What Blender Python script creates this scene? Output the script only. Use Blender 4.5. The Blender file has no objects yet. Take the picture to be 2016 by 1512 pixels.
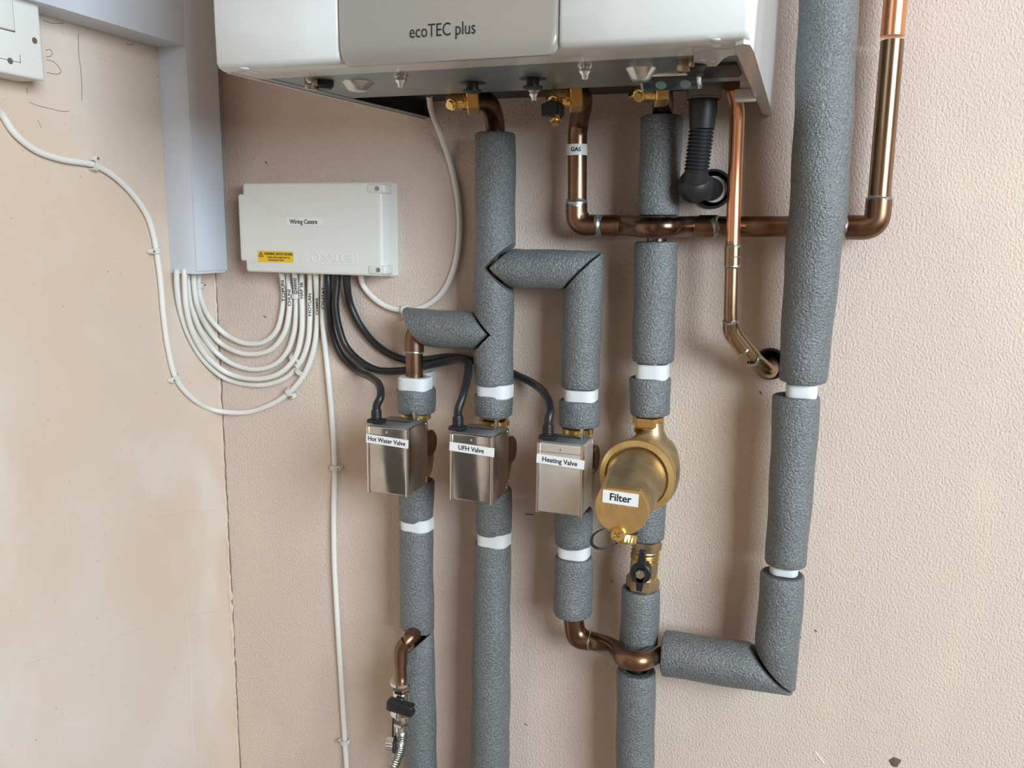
import bpy, bmesh, math, random
import numpy as np
from mathutils import Vector as V, Matrix
random.seed(4)
PI = math.pi
C = bpy.context.scene.collection
SC = bpy.context.scene
# ------------------------------------------------------------------ camera, world, lights, exposure
FPX, YAW, PITCH, ROLL, CAMZ = 1640.0, math.radians(19.509), math.radians(10.419), math.radians(0.806), 1.5
CAM = V((0, -1.0, CAMZ))
_f = V((-math.sin(YAW)*math.cos(PITCH), math.cos(YAW)*math.cos(PITCH), -math.sin(PITCH)))
_r = V((math.cos(YAW), math.sin(YAW), 0)); _u = _r.cross(_f)
CR = _r*math.cos(ROLL)+_u*math.sin(ROLL); CU = -_r*math.sin(ROLL)+_u*math.cos(ROLL); CF = _f
cd = bpy.data.cameras.new('camera'); cam = bpy.data.objects.new('camera', cd); C.objects.link(cam)
cd.sensor_width = 36; cd.lens = FPX/2016*36; cd.clip_start = .02
m = Matrix((CR, CU, -CF)).transposed().to_4x4(); m.translation = CAM; cam.matrix_world = m
SC.camera = cam
w = bpy.data.worlds.new('world'); SC.world = w; w.use_nodes = True
w.node_tree.nodes['Background'].inputs[0].default_value = (.80, .88, 1.0, 1)
w.node_tree.nodes['Background'].inputs[1].default_value = .25
def area(name, loc, target, sx, sy, power, col):
    l = bpy.data.lights.new(name, 'AREA'); l.shape = 'RECTANGLE'; l.size = sx; l.size_y = sy; l.energy = power; l.color = col
    o = bpy.data.objects.new(name, l); C.objects.link(o); o.location = loc
    o.rotation_euler = (V(target)-V(loc)).to_track_quat('-Z', 'Y').to_euler(); return o
area('window_daylight', (2.12, -2.15, 2.3), (-.1, 0, 1.36), 1.5, 1.5, 166, (.765, .91, 1.0))
area('warm_overhead_fill', (.25, -1.65, 2.77), (.25, -1.65, 0), 1.3, 1.3, 3, (1.0, .58, .30))  # warm fill added overhead to lift the shaded walls, no fitting behind it
vs = SC.view_settings; vs.view_transform = 'Standard'; vs.look = 'None'; vs.gamma = 1; vs.use_curve_mapping = False; vs.exposure = 0.06

# ------------------------------------------------------------------ measuring helpers: a point of the photograph on a plane of the room
def ray(x, y): return CF*FPX+CR*(x-1008)-CU*(y-756)
def at(x, y, d):            # on the plane d metres in front of the back wall
    q = ray(x, y); return CAM+q*((1-d)/q.y)
def atx(x, y, X):           # on a plane parallel to the left wall
    q = ray(x, y); return CAM+q*(X/q.x)
def atz(x, y, z):           # on a level plane
    q = ray(x, y); return CAM+q*((z-CAMZ)/q.z)
def pixy(p):
    d = V(p)-CAM; return 756-FPX*d.dot(CU)/d.dot(CF)
def runon(P, R=None):       # runs that leave the picture carry on to the floor or the ceiling
    P = [V(p) for p in P]; R = list(R) if R else None
    for end in (-1, 0):
        q = P[end]; o = P[-2] if end else P[1]; d = (q-o).normalized()
        if abs(d.z) < .5: continue
        z = .04 if pixy(q) > 1630 and d.z < 0 else 2.74 if pixy(q) < -48 and d.z > 0 else None
        if z is None: continue
        e_ = V((q.x+(d.x/d.z)*(z-q.z)*.3, q.y, z))
        if end: P.append(e_); R and R.append(R[-1])
        else: P.insert(0, e_); R and R.insert(0, R[0])
    return P, R
XW = -.815                  # the left wall
def onwall(x, y, off):      # on whichever wall is met first, off metres proud of it
    a = at(x, y, off); b = atx(x, y, XW+off)
    return a if (a-CAM).length < (b-CAM).length else b

# ------------------------------------------------------------------ materials
def mat(name, col, rough=.5, metal=0, col2=None, cs=20, bump=0, bs=200, bd=.001, spec=None, coat=0, trans=0, lo=.4, hi=.6, stretch=(1, 1, 1), rough2=None, detail=4, emit=None):
    M = bpy.data.materials.new(name); M.use_nodes = True; N = M.node_tree.nodes; L = M.node_tree.links
    b = N['Principled BSDF']; b.inputs['Base Color'].default_value = (*col, 1); b.inputs['Roughness'].default_value = rough; b.inputs['Metallic'].default_value = metal
    if spec is not None: b.inputs['Specular IOR Level'].default_value = spec
    if coat: b.inputs['Coat Weight'].default_value = coat; b.inputs['Coat Roughness'].default_value = .1
    if trans: b.inputs['Transmission Weight'].default_value = trans
    tc = N.new('ShaderNodeTexCoord')
    mp = N.new('ShaderNodeMapping'); mp.inputs['Scale'].default_value = stretch; L.new(tc.outputs['Object'], mp.inputs[0])
    if col2 or rough2 is not None:
        n = N.new('ShaderNodeTexNoise'); n.inputs['Scale'].default_value = cs; n.inputs['Detail'].default_value = detail; L.new(mp.outputs[0], n.inputs[0])
        r = N.new('ShaderNodeMapRange'); r.inputs[1].default_value = lo; r.inputs[2].default_value = hi; L.new(n.outputs[0], r.inputs[0])
        if col2:
            x = N.new('ShaderNodeMix'); x.data_type = 'RGBA'; x.inputs[6].default_value = (*col, 1); x.inputs[7].default_value = (*col2, 1)
            L.new(r.outputs[0], x.inputs[0]); L.new(x.outputs[2], b.inputs['Base Color'])
        if rough2 is not None:
            y = N.new('ShaderNodeMapRange'); y.inputs[3].default_value = rough; y.inputs[4].default_value = rough2; L.new(r.outputs[0], y.inputs[0]); L.new(y.outputs[0], b.inputs['Roughness'])
    if bump:
        n = N.new('ShaderNodeTexNoise'); n.inputs['Scale'].default_value = bs; n.inputs['Detail'].default_value = 3; L.new(mp.outputs[0], n.inputs[0])
        q = N.new('ShaderNodeBump'); q.inputs['Strength'].default_value = bump; q.inputs['Distance'].default_value = bd
        L.new(n.outputs[0], q.inputs['Height']); L.new(q.outputs[0], b.inputs['Normal'])
    return M
def plaster(name, cols, bump, bs, bd, stretch, big=2.2):
    M = bpy.data.materials.new(name); M.use_nodes = True; N = M.node_tree.nodes; L = M.node_tree.links; b = N['Principled BSDF']
    b.inputs['Roughness'].default_value = .75; b.inputs['Specular IOR Level'].default_value = .25
    tc = N.new('ShaderNodeTexCoord')
    def noise(s, d, sc=(1, 1, 1), rough=.5, dist=0):
        mp = N.new('ShaderNodeMapping'); mp.inputs['Scale'].default_value = sc; L.new(tc.outputs['Object'], mp.inputs[0])
        n = N.new('ShaderNodeTexNoise'); n.inputs['Scale'].default_value = s; n.inputs['Detail'].default_value = d; n.inputs['Roughness'].default_value = rough; n.inputs['Distortion'].default_value = dist
        L.new(mp.outputs[0], n.inputs[0]); return n.outputs[0]
    def mix(fac, a, c, lo, hi):
        r = N.new('ShaderNodeMapRange'); r.inputs[1].default_value = lo; r.inputs[2].default_value = hi; L.new(fac, r.inputs[0])
        x = N.new('ShaderNodeMix'); x.data_type = 'RGBA'; L.new(r.outputs[0], x.inputs[0])
        for i, v in ((6, a), (7, c)):
            if isinstance(v, tuple): x.inputs[i].default_value = (*v, 1)
            else: L.new(v, x.inputs[i])
        return x.outputs[2]
    c = mix(noise(big, 5, dist=.6), cols[0], cols[1], .38, .62)
    c = mix(noise(big*1.9+1, 4, (1.3, 1, .7), dist=.3), c, cols[2], .50, .66)
    c = mix(noise(260, 1), c, cols[3], .755, .79)           # fine dark specks
    L.new(c, b.inputs['Base Color'])
    h = noise(bs, 2.5, stretch, dist=.25); q = N.new('ShaderNodeBump'); q.inputs['Strength'].default_value = bump; q.inputs['Distance'].default_value = bd; L.new(h, q.inputs['Height'])
    h2 = noise(6, 3); q2 = N.new('ShaderNodeBump'); q2.inputs['Strength'].default_value = .35; q2.inputs['Distance'].default_value = .006; L.new(h2, q2.inputs['Height']); L.new(q2.outputs[0], q.inputs['Normal'])
    L.new(q.outputs[0], b.inputs['Normal']); return M
M_back = plaster('back_wall_plaster', ((.675, .55, .455), (.66, .53, .465), (.69, .58, .48), (.38, .27, .20)), 1.0, 440, .0016, (1, 1, .7))
M_left = plaster('left_wall_plaster', ((.67, .52, .41), (.68, .575, .49), (.70, .61, .535), (.38, .27, .20)), .22, 170, .0006, (1, 1, 1), 3.0)
M_room = mat('room_paint', (.42, .27, .17), .8)
M_dim = mat('dark_board', (.16, .13, .11), .7)
M_floor = mat('concrete_floor', (.25, .18, .13), .8, col2=(.30, .22, .16), cs=4)
M_foam = mat('foam', (.100, .109, .112), .38, col2=(.195, .208, .216), cs=520, bump=1.0, bs=450, bd=.0020, spec=.9, lo=.40, hi=.68, detail=2)
M_foamcut = mat('foam_cut', (.05, .054, .057), .8, col2=(.075, .08, .085), cs=300, bump=.5, bs=300)
M_cu = mat('aged_copper', (.155, .098, .068), .25, 1, col2=(.28, .165, .105), cs=9, rough2=.36, stretch=(2, 2, .8))
M_cubright = mat('bright_copper', (.95, .46, .26), .26, 1, col2=(.85, .42, .23), cs=6, rough2=.34, stretch=(2, 2, .5))
M_cubrass = mat('tarnished_copper', (.30, .20, .125), .24, 1, col2=(.48, .33, .20), cs=14, rough2=.34, stretch=(1, 1, .4))
M_solder = mat('solder', (.50, .52, .50), .35, .85, col2=(.25, .32, .28), cs=200, bump=.6, bs=260, bd=.0008)
M_brass = mat('brass', (.85, .60, .24), .24, 1, col2=(.74, .50, .18), cs=60, rough2=.32)
M_castbrass = mat('cast_brass', (.38, .285, .165), .42, .85, col2=(.52, .40, .23), cs=40, bump=.35, bs=500, bd=.0005)
M_satin = mat('satin_brass', (.80, .55, .24), .42, .9, col2=(.70, .47, .19), cs=50)
M_steel = mat('polished_steel', (.58, .56, .53), .08, 1, col2=(.50, .485, .46), cs=25, rough2=.16, bump=.12, bs=18, bd=.002)
M_steel2 = mat('brushed_steel', (.92, .90, .84), .42, .9, col2=(.87, .85, .79), cs=30)
M_zinc = mat('zinc_plate', (.33, .36, .37), .32, .75, col2=(.29, .315, .325), cs=10, rough2=.38)
M_chrome2 = mat('pressed_zinc', (.62, .63, .61), .25, .9)
M_latch = mat('passivated_zinc', (.40, .36, .24), .25, .95)
M_chrome = mat('chrome', (.85, .85, .84), .12, 1)
M_white = mat('white_enamel', (.67, .68, .67), .28, coat=.5, bump=.05, bs=900, bd=.0003)
M_silver = mat('silver_panel', (.47, .455, .42), .38, .55, col2=(.45, .435, .40), cs=3)
M_wplast = mat('white_plastic', (.78, .77, .74), .38, bump=.10, bs=900, bd=.0003)
M_box = mat('box_plastic', (.74, .73, .695), .42, bump=.14, bs=900, bd=.0004)
M_trunk = mat('trunking_plastic', (.64, .68, .75), .35)
M_cable = mat('cable_white', (.77, .75, .70), .42)
M_clip = mat('clip_plastic', (.68, .66, .61), .45)
M_pclip = mat('pipe_clip_plastic', (.72, .74, .755), .32)
M_black = mat('black_rubber', (.014, .015, .017), .40)
M_hose = mat('black_hose', (.016, .017, .02), .45)
M_label = mat('label_white', (.80, .80, .79), .35)
M_text = mat('text_black', (.012, .012, .014), .5)
M_yellow = mat('label_yellow', (.80, .50, .02), .4)
M_pencil = mat('pencil', (.13, .09, .08), .7)
M_clear = mat('clear_plastic', (.85, .87, .86), .12, trans=.9)
M_glass = mat('sight_glass', (.02, .045, .06), .12, coat=.5)
M_spot = mat('pale_green', (.20, .30, .29), .4)
M_braid = mat('braided_steel', (.62, .62, .60), .28, 1, col2=(.22, .22, .21), cs=900, bump=.7, bs=900, bd=.0005)
M_dark = mat('dark_gap', (.006, .006, .006), .9)

# ------------------------------------------------------------------ mesh helpers
def obj(name, bm, mt, parent=None, smooth=35, world=True):
    me = bpy.data.meshes.new(name); bmesh.ops.recalc_face_normals(bm, faces=bm.faces[:]) if len(bm.faces) else None
    bm.to_mesh(me); bm.free()
    for p in me.polygons: p.use_smooth = bool(smooth)
    if smooth: me.set_sharp_from_angle(angle=math.radians(smooth))
    for k in (mt if isinstance(mt, (list, tuple)) else [mt]): me.materials.append(k)
    o = bpy.data.objects.new(name, me); C.objects.link(o)
    if parent: o.parent = parent; o.matrix_parent_inverse = root_world(parent).inverted()
    return o
def root_world(o):
    M_ = Matrix.Translation(o.location)
    return M_ if o.parent is None else Matrix.Identity(4) if False else (root_world(o.parent) @ o.matrix_parent_inverse @ M_)
def thing(name, label, cat, loc, group=None):
    o = bpy.data.objects.new(name, None); o.empty_display_size = .02; C.objects.link(o); o.location = loc
    o['label'] = label; o['category'] = cat
    if group: o['group'] = group
    return o
def tag(o, label, cat, group=None):
    o['label'] = label; o['category'] = cat
    if group: o['group'] = group
    return o
def struct(o): o['kind'] = 'structure'; return o
def box(bm, lo, hi, bev=0, seg=2, M_=None):
    lo, hi = V(lo), V(hi); r = bmesh.ops.create_cube(bm, size=1)['verts']
    for v in r: v.co = V((lo[i]+(v.co[i]+.5)*(hi[i]-lo[i]) for i in range(3)))
    if bev:
        es = list({e for v in r for e in v.link_edges})
        n = bmesh.ops.bevel(bm, geom=es, offset=bev, segments=seg, affect='EDGES', profile=.5); r = list({v for f in n['faces'] for v in f.verts} | {v for v in r if v.is_valid})
    if M_ is not None: bmesh.ops.transform(bm, matrix=M_, verts=[v for v in r if v.is_valid])
    return r
def frames(P):
    T = []
    for i in range(len(P)):
        a = P[max(i-1, 0)]; b = P[min(i+1, len(P)-1)]; T.append((b-a).normalized())
    n = T[0].orthogonal().normalized(); out = []
    for i, t in enumerate(T):
        if i: n = (T[i-1].rotation_difference(t) @ n); n = (n-t*n.dot(t)).normalized()
        out.append((t, n, t.cross(n)))
    return out
def spline(P, k=8):
    P = [V(p) for p in P]
    if len(P) < 3: return [P[0].lerp(P[1], i/k) for i in range(k+1)]
    out = []; Q = [P[0]*2-P[1]]+P+[P[-1]*2-P[-2]]
    for i in range(1, len(Q)-2):
        p0, p1, p2, p3 = Q[i-1:i+3]
        # centripetal Catmull-Rom
        t0 = 0; t1 = t0+max((p1-p0).length, 1e-6)**.5; t2 = t1+max((p2-p1).length, 1e-6)**.5; t3 = t2+max((p3-p2).length, 1e-6)**.5
        for j in range(k):
            t = t1+(t2-t1)*j/k
            A1 = p0*((t1-t)/(t1-t0))+p1*((t-t0)/(t1-t0)); A2 = p1*((t2-t)/(t2-t1))+p2*((t-t1)/(t2-t1)); A3 = p2*((t3-t)/(t3-t2))+p3*((t-t2)/(t3-t2))
            B1 = A1*((t2-t)/(t2-t0))+A2*((t-t0)/(t2-t0)); B2 = A2*((t3-t)/(t3-t1))+A3*((t-t1)/(t3-t1))
            out.append(B1*((t2-t)/(t2-t1))+B2*((t-t1)/(t2-t1)))
    return out+[P[-1]]
def fillet(P, r, k=7):      # straight runs joined by round bends
    P = [V(p) for p in P]; out = [P[0]]
    for i in range(1, len(P)-1):
        a = (P[i-1]-P[i]); b = (P[i+1]-P[i]); rr = min(r, a.length*.48, b.length*.48)
        s, e = P[i]+a.normalized()*rr, P[i]+b.normalized()*rr
        for j in range(k+1):
            t = j/k; out.append(s*(1-t)**2+P[i]*2*t*(1-t)+e*t*t)
    return out+[P[-1]]
def tube(bm, P, R, seg=20, cap=True):
    P = [V(p) for p in P]; F = frames(P); rings = []
    for i, (p, (t, n, b)) in enumerate(zip(P, F)):
        r = R[i] if isinstance(R, (list, tuple)) else R
        rings.append([bm.verts.new(p+n*(r*math.cos(2*PI*j/seg))+b*(r*math.sin(2*PI*j/seg))) for j in range(seg)])
    for a, b in zip(rings, rings[1:]):
        for j in range(seg): bm.faces.new((a[j], a[(j+1) % seg], b[(j+1) % seg], b[j]))
    if cap: bm.faces.new(rings[0][::-1]); bm.faces.new(rings[-1])
    return bm
def lathe(bm, o, ax, prof, seg=32, close=True, mod=None):    # prof: (distance along ax, radius)
    o, ax = V(o), V(ax).normalized(); n = ax.orthogonal().normalized() if abs(ax.z) < .9 else V((1, 0, 0)); n = (n-ax*n.dot(ax)).normalized(); b = ax.cross(n); rings = []
    for s, r in prof:
        rings.append([bm.verts.new(o+ax*s+(n*math.cos(2*PI*j/seg)+b*math.sin(2*PI*j/seg))*(r if mod is None else mod(r, j, s))) for j in range(seg)])
    for a, c in zip(rings, rings[1:]):
        for j in range(seg): bm.faces.new((a[j], a[(j+1) % seg], c[(j+1) % seg], c[j]))
    if close: bm.faces.new(rings[0][::-1]); bm.faces.new(rings[-1])
    return bm
def hexnut(bm, o, ax, r, h, bev=.0012):
    lathe(bm, o, ax, [(0, r*.93), (bev, r), (h-bev, r), (h, r*.93)], 6)
def prism(bm, pts, dvec, bev=0):   # closed polygon swept along a vector
    dvec = V(dvec); a = [bm.verts.new(V(p)) for p in pts]; b = [bm.verts.new(V(p)+dvec) for p in pts]; n = len(pts)
    bm.faces.new(a[::-1]); bm.faces.new(b); es = []
    for i in range(n): bm.faces.new((a[i], a[(i+1) % n], b[(i+1) % n], b[i]))
    if bev:
        es = [e for v in b for e in v.link_edges if e.other_vert(v) in b]
        bmesh.ops.bevel(bm, geom=list(set(es)), offset=bev, segments=3, affect='EDGES', profile=.5)
def loft(bm, loops, caps=True):
    R_ = [[bm.verts.new(V(p)) for p in l] for l in loops]; n = len(R_[0])
    for a, b in zip(R_, R_[1:]):
        for i in range(n): bm.faces.new((a[i], a[(i+1) % n], b[(i+1) % n], b[i]))
    if caps: bm.faces.new(R_[0][::-1]); bm.faces.new(R_[-1])
def boolean(o, bm, op='DIFFERENCE', mt=None):
    me = bpy.data.meshes.new('cut'); bmesh.ops.recalc_face_normals(bm, faces=bm.faces[:]); bm.to_mesh(me); bm.free()
    if mt: me.materials.append(mt)
    k = bpy.data.objects.new('cut', me); C.objects.link(k)
    md = o.modifiers.new('b', 'BOOLEAN'); md.object = k; md.operation = op; md.solver = 'EXACT'; md.material_mode = 'TRANSFER'
    bpy.context.view_layer.update()
    ev = o.evaluated_get(bpy.context.evaluated_depsgraph_get()); new = bpy.data.meshes.new_from_object(ev)
    o.modifiers.clear(); old = o.data; o.data = new; bpy.data.meshes.remove(old); bpy.data.objects.remove(k); bpy.data.meshes.remove(me)
    o.data.name = o.name
    return o
def textmesh(s, size, bold=0, sp=1.0, xs=1.0):      # triangles of a text in its own plane, centred
    cu = bpy.data.curves.new('t', 'FONT'); cu.body = s; cu.size = size; cu.align_x = 'CENTER'; cu.align_y = 'CENTER'; cu.offset = bold; cu.space_character = sp; cu.resolution_u = 3
    o = bpy.data.objects.new('t', cu); C.objects.link(o); bpy.context.view_layer.update()
    me = bpy.data.meshes.new_from_object(o.evaluated_get(bpy.context.evaluated_depsgraph_get()))
    bm = bmesh.new(); bm.from_mesh(me); bpy.data.objects.remove(o); bpy.data.curves.remove(cu); bpy.data.meshes.remove(me)
    for v in bm.verts: v.co.x *= xs
    return bm
def flat_text(s, centre, ux, uy, size, parent, bold=0, mt=None, lift=.0004, sp=1, xs=1.0, name='lettering', thick=.0001):
    bm = textmesh(s, size, bold, sp, xs); ux, uy = V(ux).normalized(), V(uy).normalized(); n = ux.cross(uy).normalized()
    r = bmesh.ops.extrude_face_region(bm, geom=bm.faces[:]); ex = {v for v in r['geom'] if isinstance(v, bmesh.types.BMVert)}
    for v in bm.verts: v.co = V(centre)+ux*v.co.x+uy*v.co.y+n*(lift+(thick if v in ex else 0))
    return obj(name, bm, mt or M_text, parent, 0)
def wrap_text(s, centre, axis, out, rad, size, parent, along=True, bold=.0002, lift=.0003, shift=0, name='lettering', sp=1, xs=1.0):
    bm = textmesh(s, size, bold, sp, xs); axis = V(axis).normalized(); out = V(out); out = (out-axis*out.dot(axis)).normalized(); side = axis.cross(out)
    bmesh.ops.subdivide_edges(bm, edges=[e for e in bm.edges if e.calc_length() > .0015], cuts=2)
    for v in bm.verts:
        u_, w_ = (v.co.x, v.co.y) if along else (v.co.y, -v.co.x)
        a = -(w_+shift)/rad if along else -(w_+shift)/rad
        v.co = V(centre)+axis*u_+(side*math.sin(a)+out*math.cos(a))*(rad+lift)
    return obj(name, bm, M_text, parent, 0)
def toward(p): return (CAM-V(p)).normalized()

# ------------------------------------------------------------------ the setting
def wallbox(name, lo, hi, mt):
    bm = bmesh.new(); box(bm, lo, hi); return struct(obj(name, bm, mt, None, 0))
wall = wallbox('wall_back', (XW-.1, 0, 0), (1.9, .12, 2.8), M_back)
h1 = at(1403, 372, 0); h2 = at(1517, 716, 0)
for h, r in ((h1, .0225), (h2, .0185)):
    bm = bmesh.new(); tube(bm, [h+V((0, -.03, 0)), h+V((0, .1, 0))], r, 28); boolean(wall, bm)
wallbox('wall_left', (XW-.1, -3.8, 0), (XW, -.0, 2.8), M_left)
wallbox('wall_front', (XW-.1, -3.9, 0), (1.9, -3.8, 2.8), M_room)
wallbox('floor', (XW-.1, -3.9, -.05), (1.9, .12, 0), M_floor)
wallbox('ceiling', (XW-.1, -3.9, 2.8), (1.9, .12, 2.85), M_room)
wr = wallbox('wall_right', (1.8, -3.8, 0), (1.9, 0, 2.8), M_room)
bm = bmesh.new(); box(bm, (1.75, -3.40, .95), (1.95, -.95, 2.72)); boolean(wr, bm)
dm = bmesh.new(); box(dm, (XW-.004, -1.52, .02), (XW+.03, -.70, 2.02), .003); dr = struct(obj('added_dark_door_1', dm, mat('added_door_dark', (.085, .07, .058), .45)))  # unseen dark door, added to darken the reflections in the valve casings
dm = bmesh.new(); lathe(dm, (XW+.03, -.78, 1.02), (1, 0, 0), [(0, .025), (.006, .025), (.008, .010), (.05, .010)], 20); tube(dm, [V((XW+.075, -.78, 1.02)), V((XW+.075, -.90, 1.02))], .009, 12); obj('added_door_handle', dm, mat('handle_steel', (.5, .5, .5), .3, 1), dr)
fr = bmesh.new()
for lo, hi in (((1.83, -3.40, .95), (1.87, -3.35, 2.72)), ((1.83, -1.0, .95), (1.87, -.95, 2.72)), ((1.83, -3.35, .95), (1.87, -1.0, 1.0)), ((1.83, -3.35, 2.67), (1.87, -1.0, 2.72))): box(fr, lo, hi, .003)
struct(obj('window_1', fr, M_wplast))
# corner: ragged plaster ridge and a hairline crack
def wob(a, b, n, am, ph=0):
    return [V(a).lerp(V(b), i/n)+V((random.uniform(-am, am), random.uniform(-am, 0)*.6, 0)) for i in range(n+1)]
top, bot = at(431, 560, 0), at(466, 1512, 0); top.x = bot.x = XW
lowest = V((XW, 0, .35))
P = wob(V((XW+.0004, -.0004, 1.5)), V((XW+.0004, -.0004, .45)), 150, .0012)
R = [.0016+.0012*random.random()+(.0015 if 0.80 < p.z < .98 and random.random() < .5 else 0) for p in P]
bm = bmesh.new(); tube(bm, P, R, 8); struct(obj('trim_1', bm, M_left))
P = wob(V((XW+.0042, -.0002, 1.49)), V((XW+.0042, -.0002, .45)), 140, .0009); bm = bmesh.new(); tube(bm, P, [.0003+.0004*random.random() for p in P], 5)
struct(obj('trim_2', bm, M_pencil))
wl = bpy.data.objects['wall_left']
def mark(pts, r, mt, name='pencil_mark', parent=wl, wallf=lambda x, y: atx(x, y, XW)):
    bm = bmesh.new(); tube(bm, spline([wallf(*p) for p in pts], 6), r, 6); return obj(name, bm, mt, parent)
mark([(90, 99), (99, 98), (103, 105), (98, 111), (91, 112)], .00035, M_pencil)
mark([(91, 117), (104, 121), (115, 131), (120, 141), (113, 146), (92, 143)], .00035, M_pencil)
mark([(154, 66), (155, 108), (158, 130), (161, 165), (161, 198)], .00035, M_pencil)
mark([(58, 201), (75, 208), (100, 214), (120, 219), (136, 219)], .0003, M_pencil)
mark([(74, 236), (82, 252)], .00025, M_pencil); mark([(53, 172), (54, 184)], .00035, M_pencil)
mark([(248, 86), (255, 88), (262, 86)], .0003, M_pencil)
mark([(85, 40), (100, 45), (125, 46)], .0003, M_pencil)
mark([(0, 1326), (60, 1304), (130, 1286), (230, 1252), (330, 1222), (430, 1201)], .0005, M_left, 'plaster_ridge')
mark([(364, 1163), (368, 1210), (376, 1300), (378, 1400), (384, 1512)], .0009, M_left, 'plaster_drip')
mark([(119, 955), (128, 1000), (136, 1060)], .0006, M_left, 'plaster_ridge')
mark([(300, 1024), (370, 1006), (430, 1004)], .0005, M_left, 'plaster_ridge')
wb = bpy.data.objects['wall_back']
bw = lambda x, y: at(x, y, 0)
for a in ([(1033, 1424), (1038, 1428)], [(1496, 770), (1499, 776)], [(1604, 1240), (1608, 1244)], [(1574, 1250), (1577, 1256)], [(1034, 1012), (1050, 1013)], [(1202, 1142), (1207, 1146)], [(522, 318), (526, 322)], [(519, 622), (524, 625)]):
    mark(a, .0008, M_pencil, 'plaster_chip', wb, bw)
bm = bmesh.new(); bmesh.ops.create_icosphere(bm, subdivisions=2, radius=.006)
for v in bm.verts: v.co += V((random.uniform(-1, 1), 0, random.uniform(-1, 1)))*.0015; v.co.y *= .12
bmesh.ops.translate(bm, vec=at(1762, 1500, 0), verts=bm.verts[:]); obj('plaster_chip', bm, M_pencil, wb)
bm = bmesh.new(); tube(bm, [at(1604, 1479, 0), at(1614, 1492, 0), at(1622, 1503, 0)], .0009, 6); obj('plaster_scratch', bm, M_label, wb)

# ------------------------------------------------------------------ pipe insulation
def span(xl, y, xr, d):
    c = at((xl+xr)/2, y, d); L_, R_ = at(xl, y, d), at(xr, y, d)
    view = (c-CAM).normalized(); s = (R_-L_); s -= view*s.dot(view)*0
    # true radius: half the angle between the two edge rays times the distance
    a = (L_-CAM).angle(R_-CAM)/2; dist = math.hypot(c.x, c.y-CAM.y)/1
    dist = (c-CAM).length
    return c, dist*math.sin(a)
def foam(spans, d, label, inner=.0135, cut0=None, cut1=None, group=None, straight=False, name='pipe_insulation'):
    """spans: (x left, y, x right) of the sleeve's outline from one end to the other; cut: functions that place the end plane"""
    cs = [span(a, y, b, d if not isinstance(d, (list, tuple)) else d[i]) for i, (a, y, b) in enumerate(spans)]
    P0, R0 = runon([c for c, r in cs], [r for c, r in cs])
    return foam3(P0, R0, label, inner, cut0, cut1, group, name)
def foam3(P0, R0, label, inner=.0135, cut0=None, cut1=None, group=None, name='pipe_insulation', wobble=.0005):
    P0 = [V(p) for p in P0]; P, R = [], []
    for i in range(len(P0)-1):
        n = max(3, int((P0[i+1]-P0[i]).length/.012))
        for j in range(n): P.append(P0[i].lerp(P0[i+1], j/n)); R.append(R0[i]+(R0[i+1]-R0[i])*j/n)
    P.append(P0[-1]); R.append(R0[-1]); seg = 40; F = frames(P); L0 = len(P)
    ph = random.random()*9; outer, inn = [], []
    tot = len(P)-1
    def pt(i, j, rad):
        t, n, b = F[i]; a = 2*PI*j/seg; dirn = n*math.cos(a)+b*math.sin(a)
        return P[i]+dirn*rad, dirn
    ax0 = (P[1]-P[0]).normalized(); ax1 = (P[-1]-P[-2]).normalized()
    def slide(p, ax, planes):     # move p along ax onto the cut (the nearest to the sleeve's inside of several planes)
        best = None
        for (o_, n_) in planes:
            t = (V(o_)-p).dot(n_)/ax.dot(n_); best = t if best is None else (max(best, t) if planes.sign > 0 else min(best, t))
        return p+ax*best
    bm = bmesh.new(); rounded = .003
    def ring(i, rad, cutpl, end, inset=0, mt=0):
        vs_ = []
        for j in range(seg):
            a = 2*PI*j/seg; wv = 1+wobble/.024*(math.sin(i*.9+ph+2*math.sin(a+ph))+.7*math.sin(3*a+i*.35+ph))
            p, dr = pt(i, j, rad*(wv if rad > inner*1.3 else 1))
            if end == 0 and cutpl: p = slide(p, ax0, cutpl)
            if end == 1 and cutpl: p = slide(p, ax1, cutpl)
            if inset: p = p+(ax0 if end == 0 else -ax1)*inset
            vs_.append(bm.verts.new(p))
        return vs_
    rings = []
    # inner end0 -> face -> outer -> face -> inner end1
    rings.append(ring(0, inner, cut0, 0)); rings.append(ring(0, R[0]-rounded, cut0, 0, 0)); rings.append(ring(0, R[0]-rounded*.3, cut0, 0, rounded*.3)); rings.append(ring(0, R[0], cut0, 0, rounded))
    k0, k1 = 1, tot
    keep = []
    def beyond(i):
        s0 = (P[i]-P[0]).length; s1 = (P[i]-P[-1]).length
        m0 = R[0]*(1.25 if cut0 else .25)+.004; m1 = R[-1]*(1.25 if cut1 else .25)+.004
        return s0 > m0 and s1 > m1
    for i in range(1, tot):
        if beyond(i): rings.append(ring(i, R[i], None, None))
    rings.append(ring(tot, R[-1], cut1, 1, rounded)); rings.append(ring(tot, R[-1]-rounded*.3, cut1, 1, rounded*.3)); rings.append(ring(tot, R[-1]-rounded, cut1, 1)); rings.append(ring(tot, inner, cut1, 1))
    n = len(rings)
    for q in range(n):
        a, b = rings[q], rings[(q+1) % n]
        for j in range(seg):
            f = bm.faces.new((a[j], a[(j+1) % seg], b[(j+1) % seg], b[j])); f.material_index = 1 if q in (0, n-2, n-1) else 0
    o = obj(name, bm, [M_foam, M_foamcut], None, 40)
    return tag(o, label, 'pipe insulation', group)
class planes(list):
    def __init__(s, l, sign): super().__init__(l); s.sign = sign
DF = .050
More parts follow.
